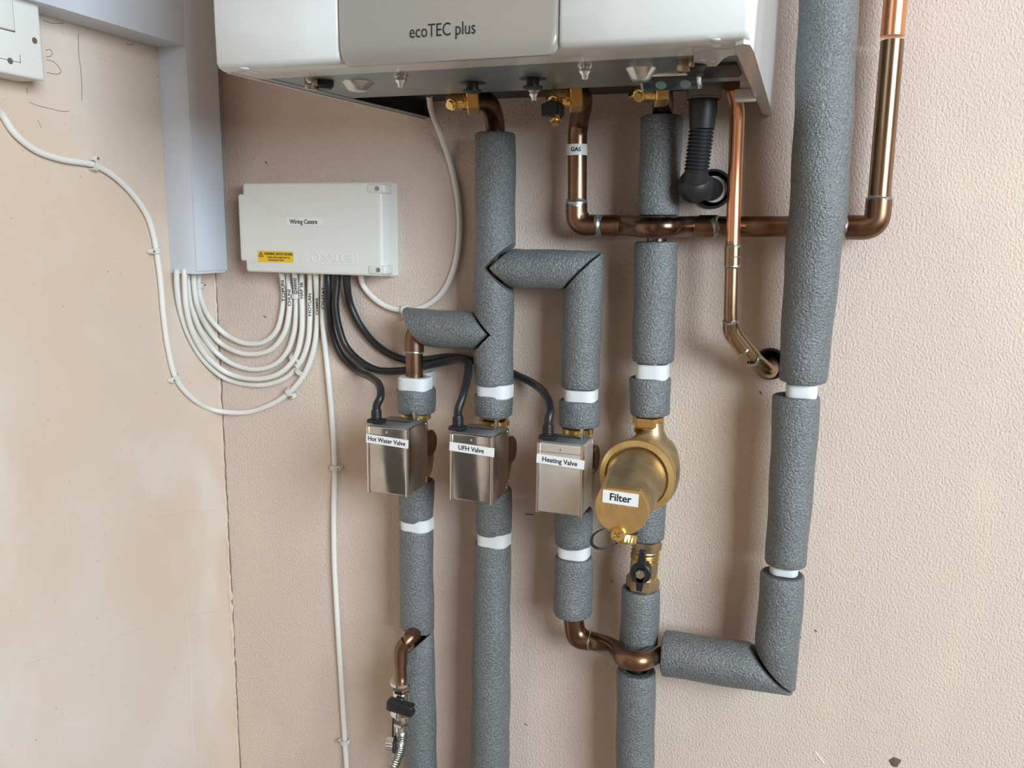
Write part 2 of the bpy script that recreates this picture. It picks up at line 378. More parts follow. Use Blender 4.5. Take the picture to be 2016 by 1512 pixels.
# ---- UFH line (the middle one)
F1 = foam([(935.5, 262, 1016), (934, 500, 1014), (932, 757, 1010)], DF, 'long grey foam sleeve running down from the boiler with both side branches cut into it')
ax_m = V((0, 0, 1))
cL = at(971, 655, DF); cR = at(974, 527, DF)
def notch(o, c, sx, tilt=0, back=.0015):
    # a wedge taken out of the side of a sleeve, its edge on the axis
    bm = bmesh.new(); s = .06; a = V(c)+V((-sx*back*1.0, 0, 0))
    pts = [a+V((sx*-.004, 0, 0)), a+V((sx*s, 0, s+.004)), a+V((sx*s, 0, -s-.004))]
    prism(bm, [p+V((0, -.05, 0)) for p in pts], (0, .1, 0)); boolean(o, bm, mt=M_foamcut)
notch(F1, cL, -1); notch(F1, cR, 1)
F1.data.materials.clear(); [F1.data.materials.append(k) for k in (M_foam, M_foamcut)]
for p in F1.data.polygons: p.use_smooth = True
F1.data.set_sharp_from_angle(angle=math.radians(40))
def vend(c, sx):   # pointed end that sits in the notch; opens toward sx
    n1 = V((1, 0, sx)).normalized(); n2 = V((1, 0, -sx)).normalized(); return [(V(c), n1), (V(c), n2)]
# hot water branch: from its mitre at the left to the pointed end in the long sleeve
hl, hr = at(812, 652, DF), at(962, 655, DF); hr = V((cL.x-.0005, hr.y, cL.z))
hl.z = cL.z+.002
rB = span(850, 650, 850, DF)[1]; rB = (at(870, 613, DF)-at(870, 688, DF)).length/2*.985
mit = planes([(hl+V((.004, 0, 0)), V((1, 0, .62)).normalized())], 1)
foam3([hl, hr], [rB, .0238], 'short level grey foam sleeve with an open mitred left end', cut0=mit, cut1=planes([(hr, V((1, 0, 1)).normalized()), (hr, V((1, 0, -1)).normalized())], -1))
foam([(780, 764, 858), (782, 812, 858)], DF, 'short grey foam collar just above the hot water valve', inner=.0135)
foam([(783, 945, 856), (786, 1022, 853)], DF, 'grey foam collar just below the hot water valve', inner=.0125)
foam([(786, 1036, 853), (787, 1240, 855)], DF, 'grey foam sleeve between the hot water valve clip and the filling loop tee', cut1=planes([(at(820, 1237, DF), V((.15, .1, 1)).normalized())], -1))
foam([(790, 1262, 855), (795, 1512, 861), (799, 1660, 866)], DF, 'grey foam sleeve behind the braided filling hose', cut0=planes([(at(822, 1268, DF), V((-1.0, .0, 1)).normalized())], 1))
# UFH lower
foam([(933, 775, 1010), (935, 818, 1009)], DF, 'short grey foam collar just above the UFH valve', inner=.0135)
foam([(936, 960, 1008), (937, 1048, 1007)], DF, 'grey foam collar just below the UFH valve', inner=.0125)
foam([(934, 1067, 1006), (929, 1300, 1005), (926, 1512, 1003), (924, 1660, 1001)], DF, 'long grey foam sleeve running down from the UFH valve')
# heating branch
vt, vb = span(1110, 530, 1189, DF), span(1105, 763, 1180, DF)
tl = V((cR.x+.0005, cR.y, cR.z)); tr = V((vt[0].x, cR.y, cR.z-.001))
rC = (at(1060, 488, DF)-at(1060, 568, DF)).length/2*.985
foam3([tl, tr], [.0238, rC], 'short level grey foam sleeve bridging the long sleeve and the heating sleeve', cut0=planes([(tl, V((1, 0, 1)).normalized()), (tl, V((1, 0, -1)).normalized())], 1), cut1=planes([(tr-V((.0018, 0, 0)), V((1, 0, -1)).normalized())], -1))
foam3([V((tr.x, tr.y, tr.z)), vb[0]], [vt[1], vb[1]], 'grey foam sleeve dropping to the heating valve with a pointed mitred top', cut0=planes([(tr+V((.0008, 0, 0)), V((1, 0, -1)).normalized())], -1))
foam([(1100, 786, 1182), (1101, 838, 1181)], DF, 'short grey foam collar just above the heating valve', inner=.0135)
foam([(1091, 1000, 1168), (1091, 1072, 1165)], DF, 'grey foam collar just below the heating valve', inner=.0125)
foam([(1092, 1094, 1167), (1089, 1208, 1166)], DF, 'grey foam sleeve ending above the bare copper bend')
# return line with the filter
foam([(1261, 228, 1345), (1255, 425, 1337)], DF, 'dark grey foam sleeve hanging from the boiler above the crossing gas pipe')
foam([(1250, 475, 1335), (1243, 712, 1326)], DF, 'grey foam sleeve directly below the crossing gas pipe')
foam([(1238, 742, 1321), (1239, 816, 1319)], DF, 'short grey foam collar above the brass filter', inner=.0135)
foam([(1240, 985, 1311), (1239, 1060, 1308)], DF, 'grey foam collar behind the brass filter drain cap', inner=.0125)
foam([(1224, 1157, 1300), (1219, 1278, 1296)], DF, 'grey foam sleeve between the brass ball valve and the copper crossover', inner=.0165)
foam([(1215, 1318, 1292), (1211, 1512, 1287), (1208, 1660, 1284)], DF, 'grey foam sleeve running down below the copper crossover')
# big line on the right
BIG = foam([(1577, -60, 1697), (1573, 0, 1692), (1552, 425, 1668), (1544, 520, 1655), (1531, 750, 1627)], (.075, .075, .070, .066, .058), 'thick grey foam sleeve beside the boiler crossing in front of the gas pipe', inner=.0145)
bm = bmesh.new(); tube(bm, [at(1500, 446, .036), at(1720, 447, .036)], .0122, 24); boolean(BIG, bm, mt=M_foamcut); BIG.data.materials.clear(); [BIG.data.materials.append(k_) for k_ in (M_foam, M_foamcut)]
for p_ in BIG.data.polygons: p_.use_smooth = True
BIG.data.set_sharp_from_angle(angle=math.radians(40))
foam([(1521, 778, 1617), (1506, 1110, 1588)], .055, 'grey foam sleeve hanging below the thick sleeve', inner=.0145)
ve = span(1497, 1128, 1586, .055); e = at(1525, 1317, .055); hs = at(1306, 1286, .055)
rv = span(1485, 1270, 1573, .055)[1]; rh = (at(1400, 1258, .055)-at(1395, 1347, .055)).length/2*.93
dv = (e-ve[0]).normalized(); dh = (hs-e).normalized(); nm = (dv-dh).normalized(); nn = (dv+dh).normalized()
bis = (dh-dv).normalized()    # along the cut
cutn = (dv+dh).cross(V((0, 1, 0))).normalized(); cutn = (dv-dh*-1); cutn = (dh+dv).normalized()
mn = (dv+(-dh)*-1).normalized()
mplane = (dv-(-dh)).normalized()
mN = (dv+dh).normalized()
foam3([ve[0], e], [ve[1], rv], 'grey foam sleeve dropping to the pointed lower corner', inner=.0145, cut1=planes([(e-dv*.001, (dv+dh).normalized())], 1 if dv.dot((dv+dh)) < 0 else -1))
foam3([e, hs], [rh, rh], 'sloping grey foam sleeve running from the crossover to the pointed lower corner', inner=.0165, cut0=planes([(e+dh*.004, (dv*1.05+dh).normalized())], 1))

# ------------------------------------------------------------------ copper
def pipe(P, r, label, mt=M_cu, name='copper_pipe', bend=.03, k=9, rads=None):
    P = fillet(runon(P)[0], bend, k); o0 = P[len(P)//2]
    t = thing(name, label, 'pipe', P[0]); bm = bmesh.new(); tube(bm, P, r, 28); obj('tube', bm, mt, t); return t
def ragged(bm, d_, am):
    n = len(bm.verts); ph = random.random()*6
    for i, v in enumerate(bm.verts):
        if i < 24 or i >= n-24: v.co += d_*am*(math.sin(i*.8+ph)*.6+random.uniform(-.4, .4))
def socket(parent, P, r, mt=M_cu, bend=.02, name='elbow', solder=(0, 1), sw=1):   # a capillary fitting over the pipe, with solder rings
    Q = fillet(P, bend, 8); bm = bmesh.new()
    n = len(Q); R = [r]*n; Q2 = [Q[0]-(Q[1]-Q[0]).normalized()*.0001]+Q
    tube(bm, Q, R, 28); obj(name, bm, mt, parent)
    for s in solder:
        p = Q[0] if s == 0 else Q[-1]; d_ = (Q[1]-Q[0]).normalized() if s == 0 else (Q[-2]-Q[-1]).normalized()
        bm = bmesh.new(); a = p-d_*.0016*sw; tube(bm, [a, a+d_*.0012*sw, a+d_*.0016*sw, a+d_*.003*sw], [r-.0012, r-.0004, r+.0003, r+.0001], 24, False); ragged(bm, d_, .0014*sw); obj('solder_ring', bm, M_solder, parent)
X_ = lambda *a: at(*a)
# boiler tails
p = pipe([X_(905, 196, .13), X_(962, 196, .085), X_(976, 240, DF), X_(974, 500, DF), X_(971, 757, DF), X_(972, 826, DF)], .0112, 'copper pipe bending down from the left brass boiler valve into foam', bend=.036)
p = pipe([X_(966, 655, DF), X_(815, 655, DF), X_(817, 826, DF)], .0111, 'bare copper pipe standing above the hot water valve clip', bend=.014)
socket(p, [X_(815, 657, DF)+V((.004, 0, .004)), X_(815.5, 668, DF), X_(816, 693, DF)], .0122, solder=(1,))
p = pipe([X_(985, 527, DF), tr, X_(1139, 842, DF)], .0111, 'copper pipe inside the heating sleeve', bend=.02)
p = pipe([X_(1150, 165, .12), X_(1137, 215, .06)*.5+X_(1150, 200, .06)*.5, X_(1136, 300, .035), X_(1134, 445, .035), X_(1530, 446, .035), X_(1712, 447, .035), X_(1724, 425, .035)], .0112, 'dark copper gas pipe dropping from the boiler and running level across the wall', bend=.03)
# cross-over piece of the gas line
gas = p
for o in list(gas.children): bpy.data.objects.remove(o)
gd = .036
bm = bmesh.new()
Q = fillet([X_(1110, 172, .125), X_(1141, 180, .10), X_(1137, 232, .05), X_(1136, 300, gd), X_(1135, 444, gd), X_(1232, 444, gd)], .04, 8); Q = Q[:-1]+[X_(1215, 444, gd)]
Q = fillet([X_(1112, 178, .125), X_(1150, 186, .080), X_(1140, 240, gd+.004), X_(1137, 262, gd), X_(1136, 444, gd), X_(1215, 444, gd)], .030, 9)
tube(bm, Q, .0112, 28)
Q2 = [X_(1205, 444, gd), X_(1232, 444, gd), X_(1272, 447, .084), X_(1314, 447, .084), X_(1355, 446, gd), X_(1385, 446, gd)]
Q2 = fillet(Q2, .016, 6); obj('tube', bm, M_cu, gas)
bm = bmesh.new(); tube(bm, Q2, .0116, 28); obj('crossover', bm, M_cu, gas)
bm = bmesh.new(); tube(bm, [X_(1375, 446, gd), X_(1675, 446, gd)], .0112, 28); obj('tube', bm, M_cu, gas)
socket(gas, [X_(1135, 398, gd), X_(1135, 444, gd), X_(1180, 444, gd)], .0127, bend=.028, sw=2.2)
socket(gas, [X_(1184, 444, gd), X_(1214, 444, gd)], .0125, name='coupling', solder=(0,))
socket(gas, [X_(1376, 446, gd), X_(1411, 446, gd)], .0127, name='coupling', solder=(1,), sw=2.2)
lb = X_(1135.5, 296, gd+.002); bm = bmesh.new(); ca = X_(1135.5, 285, gd); cb = X_(1135.5, 307, gd); tube(bm, [ca, cb], .0123, 32, False); lab = obj('label', bm, M_label, gas)
wrap_text('GAS', (ca+cb)/2, (0, 0, 1), toward(ca), .0123, .0064, lab, along=False, bold=.0002, shift=.0012)
# right-hand riser of the gas line
ris = thing('copper_pipe', 'bright-topped copper riser at the right, elbowing into the thick grey sleeve', 'pipe', X_(1700, 447, gd))
bm = bmesh.new(); Q = fillet([X_(1660, 447, gd), X_(1726, 447, gd), X_(1731, 385, gd), X_(1757, 80, gd)], .028, 9); tube(bm, Q, .0112, 28); obj('tube', bm, M_cubrass, ris)
bm = bmesh.new(); tube(bm, runon([X_(1756.5, 72, gd), X_(1768, -60, gd)])[0], .01125, 28); o = obj('upper_tube', bm, M_cubright, ris); o['label'] = 'bright orange copper upper length'
socket(ris, [X_(1664, 448, gd), X_(1726, 448, gd), X_(1731, 390, gd)], .0130, M_cu, bend=.03)
# 15 mm pipe
d15 = .066
sp = thing('copper_pipe', 'narrow copper pipe right of the black hose, ending in a hole in the wall', 'pipe', X_(1445, 500, d15))
bm = bmesh.new(); tube(bm, fillet([X_(1440, 166, .115), X_(1452, 205, .085), X_(1447, 340, d15), X_(1443, 480, d15)], .03, 6), .0077, 24); o = obj('upper_tube', bm, M_cubright, sp); o['label'] = 'bright orange copper upper length'
bm = bmesh.new(); tube(bm, fillet([X_(1443, 475, d15), X_(1438, 645, d15), X_(1500, 722, .040)], .016, 6), .0077, 24); obj('tube', bm, M_cubrass, sp)
socket(sp, [X_(1443, 484, d15), X_(1442, 525, d15)], .0088, M_cubrass, name='coupling')
socket(sp, [X_(1439, 632, d15), X_(1438.5, 655, d15-.002), X_(1464, 688, .053)], .0088, M_cubrass, bend=.012)
socket(sp, [X_(1484, 708, .048), X_(1514, 733, .034), X_(1519, 722, .012), X_(1517, 716, -.01)], .0090, M_cubrass, bend=.012, solder=(0,))
bm = bmesh.new(); tube(bm, [X_(1443, 505, d15)+V((0, 0, 0)), X_(1443, 507, d15)], .0089, 24); obj('joint_line', bm, M_pencil, sp)
# sleeves lining the two holes, black so their colour carries the shade inside
for h, r, lb_ in ((h1, .0222, 'black sleeve painting the shade inside the wall hole behind the hose elbow'), (h2, .0182, 'black sleeve painting the shade inside the wall hole behind the narrow copper pipe')):
    bm = bmesh.new(); lathe(bm, h+V((0, -.004, 0)), (0, 1, 0), [(0, r), (.09, r), (.09, r-.001), (.09, .0), ], 28, False)
    lathe(bm, h+V((0, -.004, 0)), (0, 1, 0), [(0, r), (0, r-.0025), (.088, r-.0025)], 28, False)
    tag(obj('hole_shade_sleeve', bm, M_hose), lb_, 'sleeve')
# return line, bare bits
p = pipe([X_(1262, 172, .125), X_(1306, 176, .09), X_(1304, 222, DF), X_(1296, 425, DF), X_(1292.5, 475, DF), X_(1284.5, 712, DF), X_(1279, 822, DF)], .0112, 'copper pipe dropping from the right brass boiler valve behind the gas pipe', bend=.04)
bm = bmesh.new(); tube(bm, [X_(1284, 706, DF), X_(1284, 718, DF)], .0113, 24); obj('bright_band', bm, M_cubright, p)
p = pipe([X_(1258, 1165, DF), X_(1244, 1660, DF)], .0112, 'copper return pipe inside the sleeves below the ball valve')
p = pipe([X_(819.5, 1030, DF), X_(821, 1240, DF), X_(822.5, 1262, DF), X_(828, 1512, DF), X_(832.5, 1655, DF)], .0111, 'copper pipe inside the sleeves below the hot water valve')
p = pipe([X_(972, 1000, DF), X_(962, 1660, DF)], .0111, 'copper pipe inside the sleeve below the UFH valve')
hp = pipe([X_(1131, 1005, DF), X_(1127, 1180, DF), X_(1130, 1262, DF+.004), X_(1180, 1262, DF+.004), X_(1208, 1272, .068), X_(1232, 1300, .098), X_(1275, 1300, .098), X_(1300, 1290, .075), X_(1320, 1288, .055), e, at(1545, 1110, .055), at(1590, 735, .058), at(1640, -60, .075)], .0111, 'dark copper pipe bending out below the heating sleeve and crossing the return line', bend=.026)
hp.name = 'copper_pipe'
for ch in list(hp.children): bpy.data.objects.remove(ch)
bm = bmesh.new(); tube(bm, fillet([X_(1131, 1005, DF), X_(1127, 1190, DF), X_(1136, 1254, DF), X_(1180, 1266, DF), X_(1208, 1275, .070), X_(1230, 1299, .101), X_(1266, 1302, .101), X_(1290, 1288, .064), hs.lerp(e, .06), hs.lerp(e, .5), e-V((.02, 0, 0))], .030, 8), .0114, 28); obj('tube', bm, M_cu, hp)
socket(hp, [X_(1126, 1198, DF), X_(1130, 1262, DF)*.5+X_(1136, 1254, DF)*.5, X_(1163, 1262, DF)], .0122, M_cu, bend=.03, solder=(1,))
pipe([e+V((0, 0, .045)), at(1547, 1110, .055), at(1569, 778, .055), at(1579, 750, .058), at(1599.5, 520, .066), at(1610, 425, .070), at(1632.5, 0, .075), at(1636, -55, .075)], .0108, 'copper pipe inside the thick sleeve and the sleeves under it')

# ------------------------------------------------------------------ white pipe clips
def pclip(xl, xr, y0, y1, d, label, r=.0122, stub=False):
    a = at(xl, y1, d+.012); b = at(xr, y1, d+.012); t_ = at((xl+xr)/2, y0, d+.012)
    wd = (b.x-a.x)/2; cx = (a.x+b.x)/2; h = abs(t_.z-a.z); z0 = a.z
    cpt = at((xl+xr)/2, (y0+y1)/2, d); cx = cpt.x; bm = bmesh.new(); n = 24; lo, hi = [], []
    z0, z1 = cpt.z-h/2, cpt.z+h/2
    pts = []
    for i in range(n+1):
        an = -PI*i/n; q = 3.2; cs_, sn = math.cos(an), math.sin(an)
        ex = abs(cs_)**(2/q)*math.copysign(1, cs_); ey = abs(sn)**(2/q)
        pts.append(V((cx+wd*ex, cpt.y-wd*.98*ey, 0)))
    pts = [V((cx+wd, cpt.y+.004, 0))]+pts+[V((cx-wd, cpt.y+.004, 0))]
    if stub: pts = pts+[V((cx-wd*.2, cpt.y+.016, 0)), V((cx-wd*.2, -.0, 0)), V((cx+wd*.2, -.0, 0)), V((cx+wd*.2, cpt.y+.016, 0))]
    loft(bm, [[p_+V((0, 0, z_))+((V((cx, cpt.y, 0))-p_)*s_ if p_.y < cpt.y+.005 else V((0, 0, 0))) for p_ in pts] for z_, s_ in ((z0, .06), (z0+.0015, 0), (z1-.0015, 0), (z1, .06))])
    o = obj('pipe_clip', bm, M_pclip); bm = bmesh.new(); tube(bm, [V((cx, cpt.y, z0-.01)), V((cx, cpt.y, z1+.01))], r, 28); boolean(o, bm, mt=M_pclip)
    return tag(o, label, 'pipe clip')
pclip(790, 849, 742, 768, DF, 'white pipe clip above the collar of the hot water valve', stub=True)
pclip(944, 1009, 755, 780, DF, 'white pipe clip above the collar of the UFH valve')
pclip(1113, 1176, 766, 790, DF, 'white pipe clip above the collar of the heating valve')
pclip(1253, 1317, 716, 745, DF, 'white pipe clip above the collar over the brass filter')
pclip(1546, 1610, 756, 784, .057, 'white pipe clip just below the thick sleeve', r=.0135)
pclip(1515, 1573, 1103, 1125, .055, 'white pipe clip above the pointed corner sleeve', r=.0135)
pclip(795, 852, 1018, 1038, DF, 'white pipe clip below the hot water valve')
pclip(944, 1004, 1046, 1068, DF, 'white pipe clip below the UFH valve')
pclip(1101, 1161, 1070, 1092, DF, 'white pipe clip below the heating valve')

# ------------------------------------------------------------------ motorised valves
def valve(fx0, fx1, fyT, fyB, xb, word, label, plug, brasspx, front=M_steel, tsz=.0088, lbl=None, yaw=0, bold=.00012):
    # front face: its two bottom corners and top at df; side runs back to xb
    df = .128; a = at(fx0, fyB, df); b = at(fx1, fyB, df); c = at(fx1, fyT, df)
    X0, X1, Z0, Z1 = a.x, b.x, (a.z+b.z)/2, c.z; q = ray(xb, 900); tt = X1/q.x; db = 1-q.y*tt; db = max(.045, db)
    t = thing('motorised_valve', label, 'valve', V(((X0+X1)/2, -(df+db)/2, Z0)))
    bm = bmesh.new(); box(bm, (X0, -df, Z0), (X1, -db, Z1), .0022, 3); cs = obj('casing', bm, front, t, 30); cs['label'] = 'polished metal casing' if front is M_steel else 'brushed metal casing'
    bm = bmesh.new()
    for xx in (X0+.0012, X1-.0012): bm = bmesh.new(); box(bm, (xx-.0018, -df-.0009, Z0-.001), (xx+.0018, -df+.004, Z1-.0005), .0008); obj('corner_bead', bm, M_chrome, cs)
    bm = bmesh.new(); box(bm, (X0+.003, -df-.0003, Z1-.0105), (X1-.003, -df+.001, Z1-.010), 0); obj('seam', bm, M_pencil, cs)
    bm = bmesh.new(); box(bm, (X0+.003, -df+.004, Z1), (X1-.002, -db-.002, Z1+.0008), .0002); obj('top_plate', bm, M_zinc, t)
    bm = bmesh.new(); box(bm, (X0+.010, -df+.030, Z1+.0006), (X1-.012, -df+.0325, Z1+.0012)); obj('slot', bm, M_dark, t)
    bm = bmesh.new(); box(bm, (X1-.010, -db-.022, Z1), (X1-.0088, -db-.012, Z1+.013), .0003); obj('lever', bm, M_chrome, t)
    xc = (X0+X1)/2; bm = bmesh.new(); lathe(bm, (xc, -df+.0005, Z1-.0060), (0, -1, 0), [(0, .0016), (.0011, .0016), (.0015, .0008)], 14); obj('screw', bm, M_chrome, t)
    for zz in (Z1-.006, Z0+.008):
        bm = bmesh.new(); box(bm, (X1-.0003, -db-.006, zz-.003), (X1+.0004, -db-.0045, zz+.003), .0002); obj('tab', bm, M_chrome, t)
    # label strip with a short fold round the corner
    zl = Z1-.0165+(0 if lbl is None else lbl); hl_ = .0105 if lbl is None else .0105; tilt = math.radians(-2.5)
    bm = bmesh.new(); box(bm, (X0-.0006, -df-.0018, -hl_/2), (X1+.0003+.0015, -df-.0010, hl_/2), 0, M_=Matrix.Translation((xc, 0, zl)) @ Matrix.Rotation(tilt*-1, 4, 'Y') @ Matrix.Translation((-xc, 0, 0)))
    lo = obj('label', bm, M_label, t)
    ux = V((math.cos(tilt), 0, math.sin(tilt))); flat_text(word, V((xc, -df-.0018, zl)), ux, (-math.sin(tilt), 0, math.cos(tilt)), tsz, lo, bold=bold, lift=.0002, xs=.93)
    # brass body behind
    bx = at(brasspx, 900, DF).x; by = -DF
    bm = bmesh.new(); lathe(bm, (bx, by, Z0-.012), (0, 0, 1), [(0, .014), (.012, .016), (.02, .020), (.04, .023), (.06, .020), (.07, .015), (Z1-Z0+.014, .0145)], 32); obj('brass_body', bm, M_castbrass, t)
    bm = bmesh.new(); hexnut(bm, (bx, by, Z1+.004), (0, 0, 1), .0185, .009); lathe(bm, (bx, by, Z1-.004), (0, 0, 1), [(0, .0195), (.006, .0195)], 28); obj('nut', bm, M_brass, t)
    bm = bmesh.new(); ec = at(xb+8, 885, .050).x; lathe(bm, (ec-.020, -.050, (Z0+Z1)/2+.006), (1, 0, 0), [(0, .0175), (.018, .0175), (.020, .015)], 30); obj('end_cap', bm, M_cu, t)
    # cable plug on top
    pp = at(plug[0], plug[1], df-.018)
    px_ = pp.x; py_ = -df+.016
    pl = bmesh.new(); box(pl, (px_-.0095, py_-.008, Z1+.0008), (px_+.0095, py_+.008, Z1+.0055), .001)
    lathe(pl, (px_, py_, Z1+.0055), (0, 0, 1), [(0, .0062)]+[(.001+.0026*k+s_, rr) for k in range(4) for s_, rr in ((0, .0066), (.0016, .0064), (.0018, .0056), (.0024, .0056))]+[(.0125, .0052)], 22); obj('cable_gland', pl, M_black, t)
    return V((px_, py_, Z1+.018)), t
g1, v1 = valve(725, 803, 846, 973, 843, 'Hot Water Valve', 'polished metal valve head with the label Hot Water Valve', (743, 835), 820, tsz=.0078)
g2, v2 = valve(887, 970, 861, 988, 1002, 'UFH Valve', 'polished metal valve head with the label UFH Valve', (903, 848), 972, tsz=.0080)
g3, v3 = valve(1056, 1145, 879, 1012, 1168, 'Heating Valve', 'brushed metal valve head with the label Heating Valve', (1080, 862), 1135, front=M_steel2, tsz=.0080, lbl=-.003)

# ------------------------------------------------------------------ cables
PATH = {}
def cable(pts, r, label, mt=M_cable, k=8, name='cable', z=None):
    P = runon(spline(pts, k))[0]; bm = bmesh.new(); tube(bm, P, r, 14); o = tag(obj(name, bm, mt), label, 'cable'); PATH[o.name] = P; return o
RC = .0038
def W(*pp, off=.0048): return [onwall(p_[0], p_[1], p_[2] if len(p_) > 2 else off) for p_ in pp]
cable([atx(-60, 130, XW+.012), atx(-22, 195, XW+.01)]+W((2, 222), (30, 263), (70, 295), (120, 313), (186, 325), (222, 345), (262, 383), (290, 425), (303, 465), (308, 494), (316, 550), (322, 620), (332, 690), (347, 745), (380, 785), (425, 808), (480, 812), (530, 798), (570, 772), (600, 735), (617, 690), (624, 640), (624, 590), (622, 545, .018), (622, 525, .02)), RC, 'long white cable looping from the switched outlet down to the wiring box')
cab = []
def loop(pts, label): cab.append(cable(pts, RC, label))
tz = .028
def TR(x, y, X=None): return atx(x, y, XW+(X or .018))
loop([TR(392, 530, .0085), TR(391, 560, .0085)]+W((396, 590, .0085), (412, 625, .0065), (440, 655), (470, 672), (496, 677), (522, 672), (545, 650), (556, 610), (558, 575), (554, 535, .022)), 'white cable marked TOPUN, innermost of the hanging loops')
loop([TR(381, 530, .020), TR(382, 560, .019)]+W((388, 600, .0185), (405, 640, .008), (430, 672), (465, 692), (500, 697), (535, 687), (560, 655), (569, 615), (570, 580), (567, 535, .010), off=.0082), 'white cable second from the inside of the hanging loops')
loop([TR(372, 530, .010), TR(373, 560, .010)]+W((378, 605, .0085), (394, 650, .006), (422, 690), (455, 715), (500, 727), (540, 718), (565, 693), (579, 655), (583, 620), (583, 580, .006), (580, 535, .024)), 'white cable in the third hanging loop, held by the clip at its marking')
loop([TR(363, 530, .022), TR(364, 560, .021)]+W((367, 605, .0195), (380, 655, .0165), (410, 705, .0135), (450, 735, .0135), (505, 746, .0135), (550, 735, .0135), (580, 705, .010), (593, 660), (595, 620), (594, 580, .008), (594, 535, .012), off=.0082), 'white cable in the fourth hanging loop with the marking HAP SB')
loop([TR(348, 530, .014), TR(348, 560, .010)]+W((354, 605, .006), (372, 660, .006), (402, 710), (445, 745), (510, 758), (560, 745), (590, 715), (606, 675), (610, 630), (610, 590), (611, 535, .018)), 'white cable outermost of the hanging loops below the trunking')
cab.append(cable(W((637, 536, .016), (636, 590, .012), (636, 640, .009), (641, 690), (648, 760), (654, 830), (659, 920), (657, 1000), (658, 1100), (663, 1200), (671, 1330), (679, 1460), (684, 1540), (690, 1660)), RC*1.0, 'white cable marked CYLSTAT running straight down the wall'))
cable([at(845, 188, .06), at(849, 215, .045), at(862, 250, .03)]+W((885, 315), (899, 375), (905, 430), (902, 490), (890, 540), (868, 580), (835, 604), (800, 611), (765, 605), (735, 586), (715, 562), (709, 535, .018)), RC, 'white cable curving from under the boiler to the wiring box')
# hand-written markings
def hand(o, word, px, y0, y1, off, size):      # lettering that follows the cable, read from below upwards
    P = PATH[o.name]; za, zb_ = onwall(px[0], y0, off).z, onwall(px[1], y1, off).z; L_ = [0]
    for a, b in zip(P, P[1:]): L_.append(L_[-1]+(b-a).length)
    half = len(P)//2; idx = range(half, len(P)) if P[-1].z > P[half].z else range(0, half)
    ia = min(idx, key=lambda i: abs(P[i].z-za)); ib = min(idx, key=lambda i: abs(P[i].z-zb_)); mid = (L_[ia]+L_[ib])/2; sg = 1 if L_[ia] > L_[ib] else -1
    bm = textmesh(word, size, .00012, 1, abs(L_[ia]-L_[ib])/(len(word)*size*.62))
    bmesh.ops.subdivide_edges(bm, edges=[e for e in bm.edges if e.calc_length() > .0012], cuts=2)
    for v in bm.verts:
        t = min(max(mid+sg*v.co.x, 0), L_[-1]-1e-5); k = max(i for i in range(len(L_)) if L_[i] <= t); k = min(k, len(P)-2); f = (t-L_[k])/(L_[k+1]-L_[k]); c = P[k].lerp(P[k+1], f)
        ax = (P[min(k+2, len(P)-1)]-P[max(k-1, 0)]).normalized()*sg; out = toward(c); out = (out-ax*out.dot(ax)).normalized(); side_ = ax.cross(out); a = -v.co.y/RC
        v.co = c+(side_*math.sin(a)+out*math.cos(a))*(RC+.0003)
    return obj('marking', bm, M_text, o, 0)
hand(cab[0], 'TOPUN', (554, 556), 551, 592, .010, .0058)
hand(cab[1], 'CHUNI', (566, 568.5), 567, 600, .009, .0056)
hand(cab[2], 'GHWHS', (580.5, 582), 543, 577, .011, .0056)
hand(cab[3], 'HAP SB', (591, 593), 551, 592, .012, .0056)
hand(cab[4], 'HOTLAN', (608, 606), 577, 622, .007, .0050)
t_ = [o for o in bpy.data.objects if o.get('label', '').startswith('long white cable')][0]
hand(t_, 'CHIMNI', (620.5, 620.5), 586, 622, .007, .0048)
hand(cab[5], 'CYLSTAT', (637, 636), 560, 612, .014, .0052)
# black valve cables
RB = .0050
def bcable(pts, label): return cable(pts, RB, label, M_black, 8, 'black_cable')
bcable([at(645, 537, .022), at(646, 560, .022), at(648, 610, .018), at(655, 660, .010), at(672, 700, .0065), at(700, 728, .0075), at(728, 742, .04), at(747, 760, .085), at(749, 782, .108), g1+V((.0005, 0, .004)), g1-V((0, 0, .004))], 'black cable sweeping from the wiring box to the hot water valve')
bcable([at(664, 537, .022), at(663, 560, .022), at(660, 600, .024), at(666, 640, .022), at(680, 680, .019), at(705, 708, .0175), at(740, 728, .0165), at(790, 730, .0172), at(840, 720, .0175), at(880, 712, .026), at(908, 708, .045), at(921, 716, .060), at(921, 738, .080), at(912, 778, .104), g2+V((.0005, 0, .008)), g2-V((0, 0, .004))], 'black cable running behind the bare copper pipe to the UFH valve')
bcable([at(682, 537, .020), at(683, 560, .018), at(690, 600, .010), at(712, 645, .0062), at(748, 685, .0058), at(795, 708, .0055), at(840, 708, .0055), at(885, 703, .0055), at(940, 712, .0058), at(985, 724, .0065), at(1015, 738, .008), at(1050, 755, .030), at(1074, 778, .075), at(1084, 808, .106), g3+V((.0005, 0, .006)), g3-V((0, 0, .004))], 'black cable passing behind the long sleeve to the heating valve')

